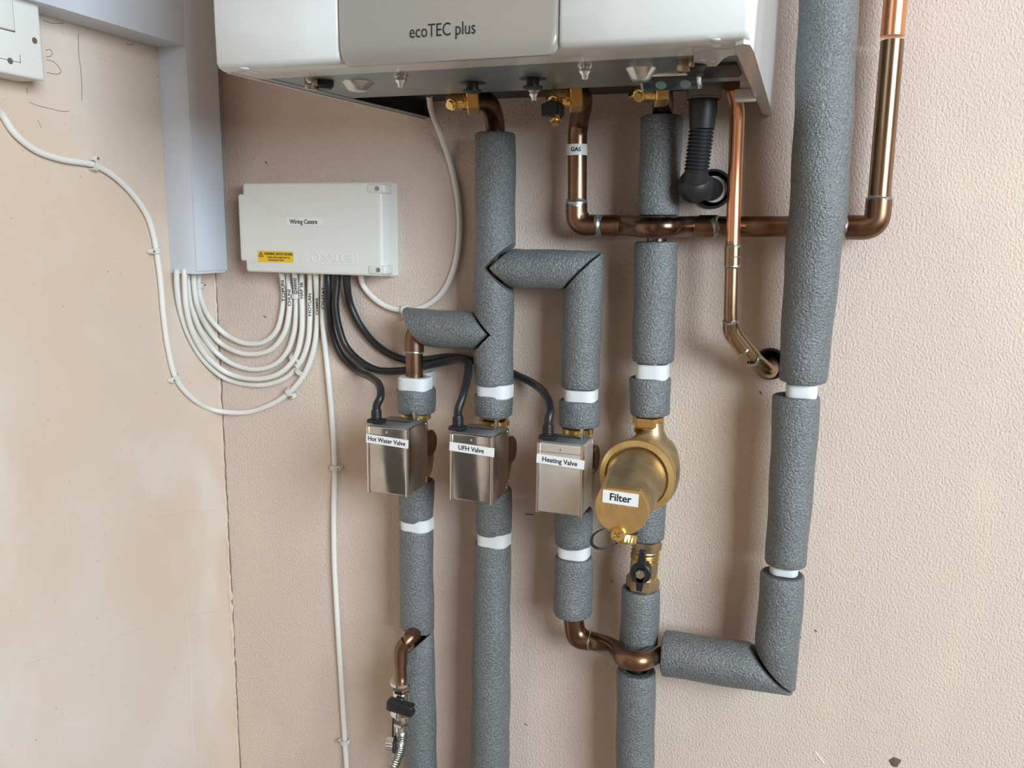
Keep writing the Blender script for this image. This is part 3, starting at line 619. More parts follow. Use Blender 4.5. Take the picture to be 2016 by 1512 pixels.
# ------------------------------------------------------------------ cable clips
def make_clip(c, tang, nrm, side, label):
    c, tang, nrm = V(c), V(tang).normalized(), V(nrm); s = tang.cross(nrm).normalized()*side; r = RC+.0012
    t = thing('cable_clip', label, 'cable clip', c, 'cable clips')
    bm = bmesh.new(); ang = [PI*(-.02+1.04*i/12) for i in range(13)]
    inner = [(math.cos(a)*r, math.sin(a)*r) for a in ang]; outer = [(math.cos(a)*(r+.0016), math.sin(a)*(r+.0016)) for a in ang]
    inner = [(r, -.0045)]+inner+[(-r, -.0045)]; outer = [(r+.0016, -.0045)]+outer+[(-r-.0016, -.0045)]
    poly = inner+outer[::-1]
    def P_(u, v, w_): return c+s*u+nrm*v+tang*w_
    n = len(poly); A = [bm.verts.new(P_(u, v, -.0032)) for u, v in poly]; B = [bm.verts.new(P_(u, v, .0032)) for u, v in poly]; h = n//2
    for i in range(n-1):
        bm.faces.new((A[i], A[i+1], B[i+1], B[i]))
    bm.faces.new((A[-1], A[0], B[0], B[-1]))
    for X in (A, B):
        for i in range(h-1): bm.faces.new((X[i], X[i+1], X[n-2-i], X[n-1-i]))
    # nail boss
    lathe(bm, c+s*(r+.0030)-nrm*.0045, nrm, [(0, .0034), (.0075, .0034), (.0085, .0028)], 16)
    obj('body', bm, M_clip, t)
    bm = bmesh.new(); lathe(bm, c+s*(r+.0030)+nrm*.0036, nrm, [(0, .0017), (.0010, .0017), (.0013, .0010)], 12); obj('nail', bm, M_castbrass, t)
def clip(x, y, x2, y2, side, label, off=.0055):
    a = onwall(x, y, off); b = onwall(x2, y2, off); n = V((1, 0, 0)) if abs(a.x-(XW+off)) < 1e-4 else V((0, -1, 0))
    make_clip(a, b-a, n, side, label)
clip(186, 325, 200, 331, -1, 'white cable clip on the left wall, nearest the switched outlet')
clip(307, 493, 309, 505, 1, 'white cable clip on the long cable beside the end of the trunking')
clip(345, 742, 350, 752, 1, 'white cable clip where the long loop starts under the trunking')
clip(391, 562, 392, 572, -1, 'white cable clip just under the end of the trunking', off=.0085)
clip(583, 583, 583, 590, 1, 'white cable clip between the hand-written cable markings')
clip(579, 704, 574, 709, -1, 'white cable clip on the fourth hanging loop', off=.006)
clip(590, 730, 585, 735, 1, 'white cable clip on the outermost hanging loop, below another clip')
clip(571, 771, 565, 775, -1, 'white cable clip at the lower right end of the long loop')
clip(797, 611, 806, 611, 1, 'white cable clip on the boiler cable, above the mitred sleeve')
clip(659, 920, 659, 930, -1, 'upper clip on the white cable running down the wall')
clip(679, 1460, 680, 1470, 1, 'lower clip on the white cable running down the wall')

# ------------------------------------------------------------------ trunking
tX = -.771; tD = .087
vtk = thing('cable_trunking', 'pale grey upright cable trunking in the corner', 'trunking', V((XW, -.06, 1.44)))
zb = at(388, 540, tD).z; bm = bmesh.new(); box(bm, (XW, -tD, zb), (tX-.001, -.028, 2.5), .0008); o = obj('body', bm, M_trunk, vtk)
bm = bmesh.new(); box(bm, (XW+.006, -tD+.003, zb-.0006), (tX-.006, -.034, zb+.02)); boolean(o, bm, mt=M_trunk)
bm = bmesh.new(); box(bm, (tX-.0012, -tD-.0004, zb+.0035), (tX+.0014, -.0265, 2.5), .0006); obj('lid', bm, M_trunk, vtk)
htk = thing('cable_trunking', 'pale grey level cable trunking along the left wall', 'trunking', V((XW, -.3, CAMZ+.15)))
zl0 = atx(308, 95, XW).z; zl1 = zl0+.052
hz0 = at(334, 92, tD).z
bm = bmesh.new(); box(bm, (XW, -1.2, hz0), (tX-.001, -tD+.0002, hz0+.055), .0008); obj('body', bm, M_trunk, htk)
bm = bmesh.new(); box(bm, (tX-.0012, -1.2, hz0-.0005), (tX+.0012, -tD-.0006, hz0+.0555), .0006); obj('lid', bm, M_trunk, htk)

# ------------------------------------------------------------------ switched outlet, top left
sw = thing('fused_switch', 'white fused switch box on the left wall, cut by the frame', 'switch', atx(30, 160, XW))
Xf = XW+.034; a = atx(90, 160, Xf); bz = a.z; fy = a.y; tz_ = bz+.086; b0 = fy-.092
bm = bmesh.new(); box(bm, (XW, b0+.004, bz-.0), (Xf-.008, fy-.004, tz_), .002); obj('back_box', bm, M_wplast, sw)
bm = bmesh.new(); box(bm, (Xf-.0075, b0, bz), (Xf, fy, tz_), .003, 3); fp = obj('faceplate', bm, M_wplast, sw)
s1 = atx(68, 80, Xf); s2 = atx(20, 120, Xf)
for s_, mt in ((s1, M_castbrass), (s2, M_zinc)):
    bm = bmesh.new(); lathe(bm, s_+V((-.001, 0, 0)), (1, 0, 0), [(0, .0032), (.0012, .0032), (.0013, .0015)], 16); obj('screw', bm, mt, sw)
r0 = atx(28, 62, Xf); bm = bmesh.new(); box(bm, (Xf-.004, r0.y-.032, r0.z), (Xf+.0022, r0.y, r0.z+.034), .0018, 3); obj('rocker', bm, M_wplast, sw)
bm = bmesh.new(); box(bm, (Xf-.001, r0.y-.033, r0.z-.001), (Xf+.0002, r0.y+.001, r0.z+.035), .0002); obj('rocker_gap', bm, M_zinc, sw)
fh = atx(41, 124, Xf); bm = bmesh.new(); box(bm, (Xf-.001, fh.y-.034, fh.z), (Xf+.0002, fh.y, fh.z+.0006)); box(bm, (Xf-.001, fh.y-.0006, fh.z), (Xf+.0002, fh.y, fh.z+.008)); obj('fuse_carrier', bm, M_zinc, sw)

# ------------------------------------------------------------------ wiring box
wc = thing('wiring_box', 'off-white wiring centre box with yellow warning sticker', 'junction box', at(625, 450, 0))
dW = .040
def wp(x, y, d): return at(x, y, d)
TLc = at(481, 358, dW); BRc = at(779, 548, .012)
out_b = [(483, 361), (779, 360), (777, 548), (485, 535)]
zt = at(600, 358, dW).z; zbm = at(600, 540, dW).z; x0 = at(469, 450, dW).x; x1b = at(780, 450, .004).x; x1f = at(748, 450, dW).x
nx, nz = .0085, .0145
def outline(x0_, x1_, z0_, z1_, nx_, nz_, d):
    c = []; r = .004
    pts = [(x0_+nx_, z1_), (x1_, z1_), (x1_, z0_), (x0_+nx_, z0_), (x0_+nx_, z0_+nz_), (x0_, z0_+nz_), (x0_, z1_-nz_), (x0_+nx_, z1_-nz_)]
    n = len(pts); res_ = []
    for i in range(n):
        p0, p1, p2 = V((*pts[i-1], 0)), V((*pts[i], 0)), V((*pts[(i+1) % n], 0)); a_ = (p0-p1).normalized(); b_ = (p2-p1).normalized(); rr = r if i in (1, 2, 0, 3) else .0025
        for j in range(5):
            t = j/4; q = (p1+a_*rr)*(1-t)**2+p1*2*t*(1-t)+(p1+b_*rr)*t*t; res_.append(V((q.x, -d, q.y)))
    return res_
bm = bmesh.new()
loft(bm, [outline(x0-.001, x1b, zbm-.001, zt+.001, nx-.001, nz-.001, 0), outline(x0-.001, x1b, zbm-.001, zt+.001, nx-.001, nz-.001, .010)]); obj('back_box', bm, M_box, wc)
bm = bmesh.new()
loft(bm, [outline(x0, x1b-.0005, zbm, zt, nx, nz, .0102), outline(x0, x1b-.001, zbm, zt, nx, nz, .017), outline(x0+.0006, x1f+.0035, zbm+.0006, zt-.0006, nx, nz, dW-.0035), outline(x0+.0018, x1f+.001, zbm+.0018, zt-.0018, nx, nz, dW-.0008), outline(x0+.004, x1f-.002, zbm+.004, zt-.004, nx, nz, dW)]); lid = obj('lid', bm, M_box, wc, 50)
for zc_, sg in ((zt-nz/2, 1), (zbm+nz/2, -1)):
    bm = bmesh.new(); box(bm, (x0+.0075-.0055, -.022, zc_-nz/2+.0005), (x0+nx+.004, -.008, zc_+nz/2-.0005), .002); obj('corner_boss', bm, M_box, wc)
    bm = bmesh.new(); lathe(bm, (x0+.0065, -.0215, zc_), (0, -1, 0), [(0, .0017), (.001, .0017)], 12); obj('screw', bm, M_text, wc)
    xa_, xb_ = at(722, 370, dW).x, at(758, 370, dW).x; za, zb_ = (zt-nz-.0005, zt-.003) if sg > 0 else (zbm+.003, zbm+nz+.0005)
    bm = bmesh.new(); box(bm, (xa_, -dW-.0012, za), (xb_, -.020, zb_), .0028, 3); obj('corner_boss', bm, M_box, wc)
    bm = bmesh.new(); lathe(bm, (at(743, 370, dW).x, -dW-.0010, (za+zb_)/2), (0, -1, 0), [(0, .0030), (.0008, .0030), (.0012, .0018)], 16); obj('screw', bm, M_zinc, wc)
def plate(x0_, y0_, x1_, y1_, d, mt, parent, name, rot=0, th=.0004):
    c_ = at((x0_+x1_)/2, (y0_+y1_)/2, d); wx = at(x1_, (y0_+y1_)/2, d).x-at(x0_, (y0_+y1_)/2, d).x; hz = at((x0_+x1_)/2, y0_, d).z-at((x0_+x1_)/2, y1_, d).z
    bm = bmesh.new(); box(bm, (-wx/2, -th, -hz/2), (wx/2, 0, hz/2), 0, M_=Matrix.Translation(c_) @ Matrix.Rotation(rot, 4, 'Y')); return obj(name, bm, mt, parent, 0), c_, wx, hz
l_, c_, wx, hz = plate(562, 429, 634, 445, dW+.0002, M_label, lid, 'label')
flat_text('Wiring Centre', c_, (1, 0, 0), (0, 0, 1), .0082, l_, bold=.00010, lift=.0007, xs=.86)
l_, c_, wx, hz = plate(508, 494.5, 577, 516, dW+.0002, M_yellow, lid, 'warning_sticker')
flat_text('WARNING, SHOCK HAZARD.', c_+V((.0055, 0, hz*.24)), (1, 0, 0), (0, 0, 1), .0046, l_, bold=.00006, lift=.0007, xs=.74)
flat_text('Isolate mains supply prior to', c_+V((.0048, 0, -hz*.05)), (1, 0, 0), (0, 0, 1), .0040, l_, lift=.0007, xs=.76)
flat_text('removing this cover.', c_+V((.0012, 0, -hz*.30)), (1, 0, 0), (0, 0, 1), .0040, l_, lift=.0007, xs=.76)
tc = c_+V((-wx*.41, -.0008, hz*.12)); bm = bmesh.new()
for i in range(3):
    A_ = V((math.sin(i*2*PI/3), 0, math.cos(i*2*PI/3)))*.0042; B_ = V((math.sin((i+1)*2*PI/3), 0, math.cos((i+1)*2*PI/3)))*.0042; tube(bm, [tc+A_, tc+B_], .0003, 6)
tube(bm, [tc+V((.0004, 0, .0022)), tc+V((-.0006, 0, .0002)), tc+V((.0006, 0, 0)), tc+V((-.0003, 0, -.0018))], .0003, 6); obj('hazard_symbol', bm, M_text, l_)
c_ = at(656, 509, dW); flat_text('SALUS', c_+V((.0065, 0, 0)), (1, 0, 0), (0, 0, 1), .0135, lid, lift=0, thick=.0007, mt=M_box, bold=.0002, xs=1.22, name='embossed_lettering')
bm = bmesh.new(); ex0 = at(604, 508, dW).x; ex1 = at(702, 508, dW).x; ez0 = c_.z-.0075; ez1 = c_.z+.0078
tube(bm, fillet([V((ex0, -dW, ez1)), V((ex0, -dW, ez0)), V((ex1, -dW, ez0)), V((ex1, -dW, ez1)), V((ex1-.01, -dW, ez1))], .003, 5), .0005, 8); obj('embossed_frame', bm, M_box, lid)
bm = bmesh.new(); oc = at(619, 506.5, dW); tube(bm, [oc+V((math.cos(a)*.0054+.0012, 0, math.sin(a)*.0054)) for a in [2*PI*i/20-.6 for i in range(17)]], .0008, 8); obj('embossed_ring', bm, M_box, lid)

# ------------------------------------------------------------------ boiler
ZB = CAMZ+.1385; FD = .35
XL = at(424, 130, FD).x; XR = at(1474, 73, FD).x; XLb = -.482; XRb = -.0565+.002
bo = thing('boiler', 'white wall-hung boiler with silver centre panel, cut by the top of the frame', 'boiler', V(((XL+XR)/2, 0, ZB)))
TOP = ZB+.72
sx0, sx1 = at(670, 100, FD).x, at(1097, 86, FD).x
# cover: front with a recess for the silver panel, made of lofted columns
def coverprof(sgn):   # section of the front's lower edge, from the underside lip up: (depth, z)
    return [(.298, ZB+.002), (.298, ZB), (.325, ZB-.0003), (.343, ZB+.0002), (.348, ZB+.0018), (.3505, ZB+.0055), (.351, ZB+.03), (.351, TOP-.02), (.345, TOP), (.298, TOP)]
bm = bmesh.new()
cols = [(XL+.004, .006), (XL+.0015, .0025), (XL, 0)]
def front_part(xa, xb, dip, rl=True, rr=True):
    b_ = bmesh.new(); pr = coverprof(1); outl = []
    xs_ = [(xa, .0045 if rl else 0), (xa+.0010, .0015 if rl else 0), (xa+.0035, 0), (xb-.0035, 0), (xb-.0010, .0015 if rr else 0), (xb, .0045 if rr else 0)]
    loops = []
    for x_, ins in xs_:
        lp = [V((x_, -(d_-(dip if d_ > .342 else dip*.3 if d_ > .335 else 0)-(ins if d_ > .30 else 0)), z_)) for d_, z_ in pr]; loops.append(lp)
    loft(b_, loops); return b_
obj('front_cover', front_part(XL, sx0-.0006, 0), M_white, bo, 50)
obj('front_cover', front_part(sx1+.0006, XR, 0), M_white, bo, 50)
obj('front_cover', front_part(sx0-.002, sx1+.002, .0045, False, False), M_white, bo, 50)
bm = bmesh.new(); z0 = at(880, 112, FD).z
loft(bm, [[V((x_, -(d_-i_), z_+dz*w_)) for d_, z_, w_ in ((.342, z0+.004, 1), (.3455, z0-.003, 1), (.3490, z0-.0025, 1), (.3515, z0+.003, .8), (.3525, z0+.011, .3), (.3530, z0+.024, 0), (.3530, TOP-.05, 0), (.342, TOP-.05, 0))] for x_, i_, dz in ((sx0, .003, .010), (sx0+.0008, .0008, .0055), (sx0+.003, .0002, .0022), (sx0+.007, 0, 0), (sx1-.007, 0, 0), (sx1-.003, .0002, .0022), (sx1-.0008, .0008, .0055), (sx1, .003, .010))])
sil = obj('silver_panel', bm, M_silver, bo, 50); sil['label'] = 'silver metallic centre panel'
tcx = at(873.5, 61, FD); flat_text('ecoTEC plus', V((tcx.x, -.3530, tcx.z)), (1, 0, 0), (0, 0, 1), .0142, sil, lift=.0002, bold=-.00005, xs=.80)
# sides: sheet metal down to the wall, with a folded flange at the bottom
def side(xf, xb, th, zlow, name, out):
    b_ = bmesh.new(); s_ = 1 if xf > -.3 else -1
    A_ = [V((xf, -.3435, zlow+.012)), V((xf, -.335, zlow)), V((xb, 0, zlow)), V((xb, 0, TOP)), V((xf, -.3435, TOP))]
    loft(b_, [A_, [p_+V((-s_*th, 0, 0)) for p_ in A_]]); return obj(name, b_, M_white, bo, 20)
side(XL+.0004, XLb, .0045, ZB-.0008, 'side_panel', -1)
b_ = bmesh.new(); XS = lambda y: XL+(XLb-XL)*(.3435+y)/.3435; P4 = [V((XS(-.300)+.0046, -.300, ZB+.0)), V((XLb+.0046, -.002, ZB)), V((XLb+.013, -.002, ZB+.001)), V((XS(-.300)+.011, -.300, ZB+.001))]
loft(b_, [P4, [p_+V((0, 0, .0008)) for p_ in P4]]); obj('bottom_flange', b_, M_zinc, bo)
b_ = bmesh.new(); P4 = [V((XLb+.0012, -.0, ZB+.001)), V((XLb+.0012, -.0, ZB+.08)), V((XLb+.016, -.0, ZB+.08)), V((XLb+.016, -.0, ZB+.001))]
loft(b_, [P4, [p_+V((0, -.003, 0)) for p_ in P4]]); obj('rear_flange', b_, M_zinc, bo)
b_ = bmesh.new(); P4 = [V((XS(-.160)+.0050, -.160, ZB+.001)), V((XLb+.0050, -.003, ZB+.001)), V((XLb+.0050, -.003, ZB+.12)), V((XS(-.160)+.0050, -.160, ZB+.12))]
loft(b_, [P4, [p_+V((.0008, 0, 0)) for p_ in P4]]); obj('shaded_side_liner', b_, mat('dark_shaded_steel', (.035, .037, .04), .6, .2), bo)  # near-black colour stands in for shade on the side panel's inner face
# right side: outer face with rounded front corner; inner lower fin runs to the wall
rs = bmesh.new()
A_ = [V((XR-.010, -.3400, ZB-.003)), V((XR-.004, -.3435, ZB-.003)), V((XR+.0005, -.338, ZB-.003)), V((XR+.0015, -.31, ZB-.003)), V((XRb+.002, -.010, ZB-.010)), V((XRb-.002, -.0, ZB-.010)), V((XRb-.009, -.010, ZB-.0085)), V((XR-.012, -.31, ZB-.002))]
A2 = [V((p_.x+.0008 if p_.x > XR-.003 else p_.x, p_.y, ZB+.030)) for p_ in A_]; A3 = [V((p_.x+.0008 if p_.x > XR-.003 else p_.x, p_.y, TOP)) for p_ in A_]
loft(rs, [A_, A2, A3]); obj('side_panel', rs, M_white, bo, 45)
# bottom plate
bp = bmesh.new(); box(bp, (XL+.010, -.3005, ZB+.0015), (XR-.008, -.163, ZB+.004)); plt = obj('bottom_plate', bp, M_zinc, bo, 0)
bp = bmesh.new(); box(bp, (XL+.010, -.300, ZB+.02), (XR-.006, -.004, ZB+.024)); obj('inner_tray', bp, mat('dark_shaded_steel', (.05, .052, .055), .5, .3), bo, 0)
bp = bmesh.new(); box(bp, (XL+.010, -.1640, ZB+.0015), (XR-.008, -.163, ZB+.02)); obj('plate_edge', bp, M_zinc, bo, 0)
# dent with two bumps, domes
def under(x, y, z=None): return atz(x, y, ZB if z is None else z)
def dome(x, y, r, h, mt=M_zinc, name='pressed_dome', parent=None):
    c_ = under(x, y); b_ = bmesh.new(); lathe(b_, V((c_.x, c_.y, ZB+.003)), (0, 0, -1), [(0, r), (.0015, r*.97), (h*.5, r*.74), (h*.85, r*.58), (h, r*.40)], 28); obj(name, b_, mt, parent or bo)
dome(704, 166, .017, .010, M_chrome2); dome(1262, 140, .0145, .012, M_chrome2)
def scr(x, y, r=.0055, h=.009):
    c_ = under(x, y); b_ = bmesh.new(); lathe(b_, V((c_.x, c_.y, ZB+.003)), (0, 0, -1), [(0, r*1.25), (.003, r*1.25), (.0031, r), (h*.7, r), (h, r*.6)], 6 if r > .006 else 18); lathe(b_, V((c_.x, c_.y, ZB+.003)), (0, 0, -1), [(h, r*.6), (h+.003, r*.5)], 14); obj('screw', b_, M_chrome, bo)
scr(789, 152); scr(1152, 134); scr(1052, 180); scr(614, 160, .005, .006)
for x_, y_ in ((930, 166), (1049, 158)):
    c_ = under(x_, y_); b_ = bmesh.new(); lathe(b_, V((c_.x, c_.y, ZB+.002)), (0, 0, -1), [(0, .013), (.001, .0125), (.0015, .006), (.007, .006), (.0075, .0095), (.009, .0095), (.010, .007)], 24); obj('grommet', b_, M_black, bo)
for x_, y_ in ((645, 160), (1349, 132)):
    c_ = under(x_, y_, ZB-.004) if x_ > 1000 else under(x_-30, y_, ZB); b_ = bmesh.new(); box(b_, (c_.x-.007, c_.y-.004, ZB-.008), (c_.x+.004, c_.y+.005, ZB+.003), .0015); box(b_, (c_.x+.003, c_.y-.006, ZB-.005), (c_.x+.008, c_.y-.001, ZB+.003), .001); obj('latch', b_, M_latch, bo)
    b_ = bmesh.new(); lathe(b_, V((c_.x+.006, c_.y+.010, ZB+.003)), (0, 0, -1), [(0, .010), (.006, .010), (.009, .007)], 20); obj('rubber_plug', b_, M_black, bo)
# sight window and recess
c_ = under(1320, 152); TL_ = Matrix.Translation((c_.x, c_.y, ZB-.0025)) @ Matrix.Rotation(math.radians(-34), 4, 'X'); b_ = bmesh.new(); box(b_, (-.0280, -.0110, -.0035), (.0280, .0110, .004), .003, 3, M_=TL_); swn = obj('sight_window_bezel', b_, M_chrome, bo)
b_ = bmesh.new(); box(b_, (-.0245, -.0082, -.0045), (.0245, .0082, 0), .0008, 2, M_=TL_); gl = obj('sight_window', b_, M_glass, bo)
for dx in (-.008, .014):
    b_ = bmesh.new(); lathe(b_, (dx, .001, -.0044), (0, 0, -1), [(0, .0052), (.0004, .0048)], 20); bmesh.ops.transform(b_, matrix=TL_, verts=b_.verts[:]); obj('indicator', b_, M_spot, gl)
c_ = under(1400, 140); b_ = bmesh.new(); box(b_, (c_.x-.022, c_.y-.028, ZB-.002), (c_.x+.024, c_.y+.026, ZB+.006), .003, 2); obj('black_recess_cap', b_, M_black, bo)
# notch tab on the right of the white lip, little bumps of the lip
b_ = bmesh.new(); a0 = under(1340, 124); pts = [under(1366, 122), under(1374, 132), under(1410, 128), under(1425, 112), under(1434, 107), under(1466, 104), under(1462, 92), under(1366, 98)]
prism(b_, [V((p_.x, max(p_.y, -.334), ZB-.0012)) for p_ in pts], (0, 0, .002)); obj('lip_tab', b_, M_white, bo)
for x_, y_ in ((482, 137), (507, 143), (530, 151), (558, 149), (1407, 81), (1410, 92), (1413, 102), (1385, 118), (1404, 121)):
    c_ = under(x_, y_, ZB-.0008); b_ = bmesh.new(); lathe(b_, V((c_.x, c_.y, ZB+.0004)), (0, 0, -1), [(0, .0045), (.001, .004), (.002, .002)], 16); obj('pressed_bump', b_, M_white, bo)
# brass service valves under the boiler
def sv(x, y, label, gasv=False):
    c_ = at(x, y, .125); c_.z = max(c_.z, ZB-.03); t = thing('service_valve', label, 'valve', c_)
    b_ = bmesh.new(); lathe(b_, V((c_.x, c_.y, c_.z-.010)), (0, 0, 1), [(0, .010), (.004, .0135), (.012, .0145), (.018, .012), (ZB+.02-c_.z+.01, .012)], 26); obj('body', b_, M_brass, t)
    b_ = bmesh.new(); hexnut(b_, V((c_.x+.008, c_.y, c_.z)), (1, .35, .08), .0165, .013); obj('nut', b_, M_brass, t)
    b_ = bmesh.new(); hexnut(b_, V((c_.x, c_.y, ZB-.004)), (0, 0, 1), .018, .010); obj('nut', b_, M_brass, t)
    b_ = bmesh.new(); lathe(b_, V((c_.x-.003, c_.y-.008, c_.z-.004)), (-.15, -1, -.45), [(0, .0065), (.008, .0065), (.0085, .0045), (.012, .0045)], 8); obj('spindle', b_, M_brass, t)
    if gasv:
        b_ = bmesh.new(); k_ = at(1088, 216, .15); box(b_, (k_.x-.011, k_.y-.006, k_.z-.007), (k_.x+.011, k_.y+.008, k_.z+.006), .002, 2, M_=None); lathe(b_, k_+V((0, -.004, 0)), (0, -1, 0), [(0, .009), (.006, .008)], 8); obj('cap', b_, M_black, t)
        b_ = bmesh.new(); k_ = at(1094, 226, .15); lathe(b_, k_, (.1, -.3, -1), [(-.012, .007), (.006, .0065), (.0065, .004), (.010, .004)], 10); obj('test_nipple', b_, M_brass, t)
    return t
sv(906, 196, 'brass service valve under the boiler over the long grey sleeve'); sv(1106, 190, 'brass gas service valve with a black cap'  , True); sv(1272, 178, 'brass service valve beneath the sight window of the boiler')

# ------------------------------------------------------------------ condensate hose
hb = thing('condensate_hose', 'black ribbed rubber hose ending in a round elbow at the wall', 'hose', at(1380, 190, .09))
P = [at(1385, 190, .10), at(1384, 215, .10), at(1382, 252, .098)]; b_ = bmesh.new(); tube(b_, P, [.0142, .0142, .0125], 28); obj('cuff', b_, M_hose, hb)
n = 12; Pr, Rr = [], []
A_, B_ = at(1382, 250, .098), at(1371, 338, .088)
for i in range(n):
    for s_, rr in ((0, .0108), (.25, .0128), (.6, .0128), (.85, .0108)): Pr.append(A_.lerp(B_, (i+s_)/n)); Rr.append(rr)
b_ = bmesh.new(); tube(b_, Pr, Rr, 28); obj('ribbed_section', b_, M_hose, hb)
cc = at(1368, 366, .075); b_ = bmesh.new(); tube(b_, [B_+(A_-B_)*.08, B_, B_.lerp(cc, .45), cc+(B_-cc)*.12], [.0112, .0118, .0142, .0165], 28); bmesh.ops.create_uvsphere(b_, u_segments=32, v_segments=20, radius=.0182, matrix=Matrix.Translation(cc))
tube(b_, [cc, h1.lerp(cc, .55), h1+V((0, .02, 0))], [.0160, .0140, .0125], 28); obj('elbow', b_, M_hose, hb)
b_ = bmesh.new(); tube(b_, [h1+V((.0005, .006, 0)), h1+V((0, .06, 0))], .0150, 28); obj('white_pipe_end', b_, M_wplast, hb)
b_ = bmesh.new(); c_ = at(1386, 178, .10); lathe(b_, V((c_.x, c_.y, at(1385, 196, .10).z)), (0, 0, 1), [(0, .0165), (.001, .0175), (.03, .0180), (.03, .0168), (.0, .0155)], 32, False)
tag(obj('condensate_spout', b_, M_clear), 'clear plastic spout from which the black hose hangs', 'spout')
b_ = bmesh.new(); c_ = at(1468, 188, .115); box(b_, (c_.x-.010, c_.y-.004, c_.z-.006), (c_.x+.010, c_.y+.004, c_.z+.006), .001); box(b_, (c_.x-.006, c_.y-.002, c_.z+.005), (c_.x+.006, c_.y+.002, ZB+.02), .0005); tag(obj('pipe_tag', b_, M_clip), 'small grey tag hanging by the boiler corner beside the narrow copper pipe', 'tag')

# ------------------------------------------------------------------ brass filter
ft = thing('brass_filter', 'large round brass filter with the label Filter on its cap', 'filter', at(1262, 925, .06))
ca = at(1279, 925, DF); ct = at(1276, 822, DF); cbm = at(1272, 1000, DF)
b_ = bmesh.new(); zc = ca.z; rS = .0355
prof = [(ct.z-.004-zc, .0135), (ct.z-.014-zc, .0145), (ct.z-.018-zc, .0165), (ct.z-.024-zc, .020), (.034, .0262), (.026, .0305), (.017, .0335), (.008, .0350), (0, rS), (-.008, .0350), (-.018, .0335), (-.027, .0300), (-.034, .0255), (-.042, .019), (-.050, .0145), (-.058, .0145)]
b_ = bmesh.new(); lathe(b_, V((ca.x, -DF, zc)), (0, 0, 1), sorted(prof), 40); body = obj('body', b_, M_castbrass, ft)
b_ = bmesh.new(); hexnut(b_, V((ct.x, -DF, ct.z-.010)), (0, 0, 1), .0185, .0125); obj('nut', b_, M_brass, ft)
b_ = bmesh.new(); 
for k in range(3): lathe(b_, V((ct.x, -DF, ct.z-.0135-.0022*k)), (0, 0, 1), [(0, .0148), (.0008, .0160), (.0012, .0148)], 28)
obj('thread', b_, M_brass, ft)
rc = at(1254, 938, .096); ro = (at(1330, 950, .096)-at(1179, 935, .096)).length/2*.985
AX = (0, -1, 0)
b_ = bmesh.new(); lathe(b_, V((rc.x, -.045, rc.z)), AX, [(.004, ro*.60), (.032, ro*.80), (.034, ro*.96), (.048, ro*.97), (.051, ro), (.0545, ro*.985), (.0555, ro*.84), (.050, ro*.82), (.050, .01)], 72, mod=lambda r, j, s: r*(.975 if (j % 4 in (0,)) and .033 < s < .049 else 1)); o = obj('knurled_ring', b_, M_satin, ft)
cf = at(1223, 1003, .195); rf = (at(1278, 1003, .195)-at(1170, 1003, .195)).length/2*.985
def flats(r, j, s, seg=72):
    a = 2*PI*j/seg; return r
b_ = bmesh.new(); c0 = V((rc.x, -.094, rc.z)); c1 = V((cf.x, -.195, cf.z)); ri = ro*.785
seg = 64; loops = []
for s_, rr, fl in ((0, ri, 0), (.10, ri*.995, 0), (.16, ri*.955, 0), (.93, rf*1.005, 1), (.965, rf, 1), (1.0, rf*.965, 1)):
    c_ = c0.lerp(c1, s_); lp = []
    for j in range(seg):
        a = 2*PI*j/seg; x_, z_ = math.cos(a)*rr, math.sin(a)*rr; lim = rr*(.78 if fl else 1.1)
        z_ = max(-lim*1.18, min(lim, z_)) if fl else z_
        lp.append(V((c_.x+x_, c_.y, c_.z+z_)))
    loops.append(lp)
loft(b_, loops[:4], True); obj('bowl', b_, M_castbrass, ft)
b_ = bmesh.new(); loft(b_, [[V((p_.x, p_.y+.0, p_.z)) for p_ in loops[3]], loops[4], loops[5]]); cap = obj('cap', b_, M_satin, ft, 30)
# label on the cap, casting logo below it
lw = (at(1257, 980, .195)-at(1187, 980, .195)).length; lc = at(1221.5, 981, .1955); bt = math.radians(4)
b_ = bmesh.new(); box(b_, (-lw/2, -.0006, -.0068), (lw/2, 0, .0068), 0, M_=Matrix.Translation(V((lc.x, -.1953, lc.z))) @ Matrix.Rotation(math.radians(1.5), 4, 'Y')); lo = obj('label', b_, M_label, cap)
flat_text('Filter', V((lc.x, -.1959, lc.z)), (1, 0, -.026), (.026, 0, 1), .0108, lo, bold=.00018, lift=.0002)
vc = at(1226, 1000, .195); flat_text('Vaillant', V((vc.x+.002, -.195, vc.z)), (1, 0, -.03), (.03, 0, 1), .0095, cap, lift=0, thick=.0005, mt=M_satin, bold=.0003, name='embossed_lettering')
b_ = bmesh.new(); q_ = at(1189, 999, .195); box(b_, (q_.x-.0035, -.1954, q_.z-.003), (q_.x-.0027, -.195, q_.z+.003)); box(b_, (q_.x-.0035, -.1954, q_.z-.0036), (q_.x+.004, -.195, q_.z-.0028)); box(b_, (q_.x+.0032, -.1954, q_.z-.003), (q_.x+.004, -.195, q_.z+.003)); obj('embossed_emblem', b_, M_satin, cap)
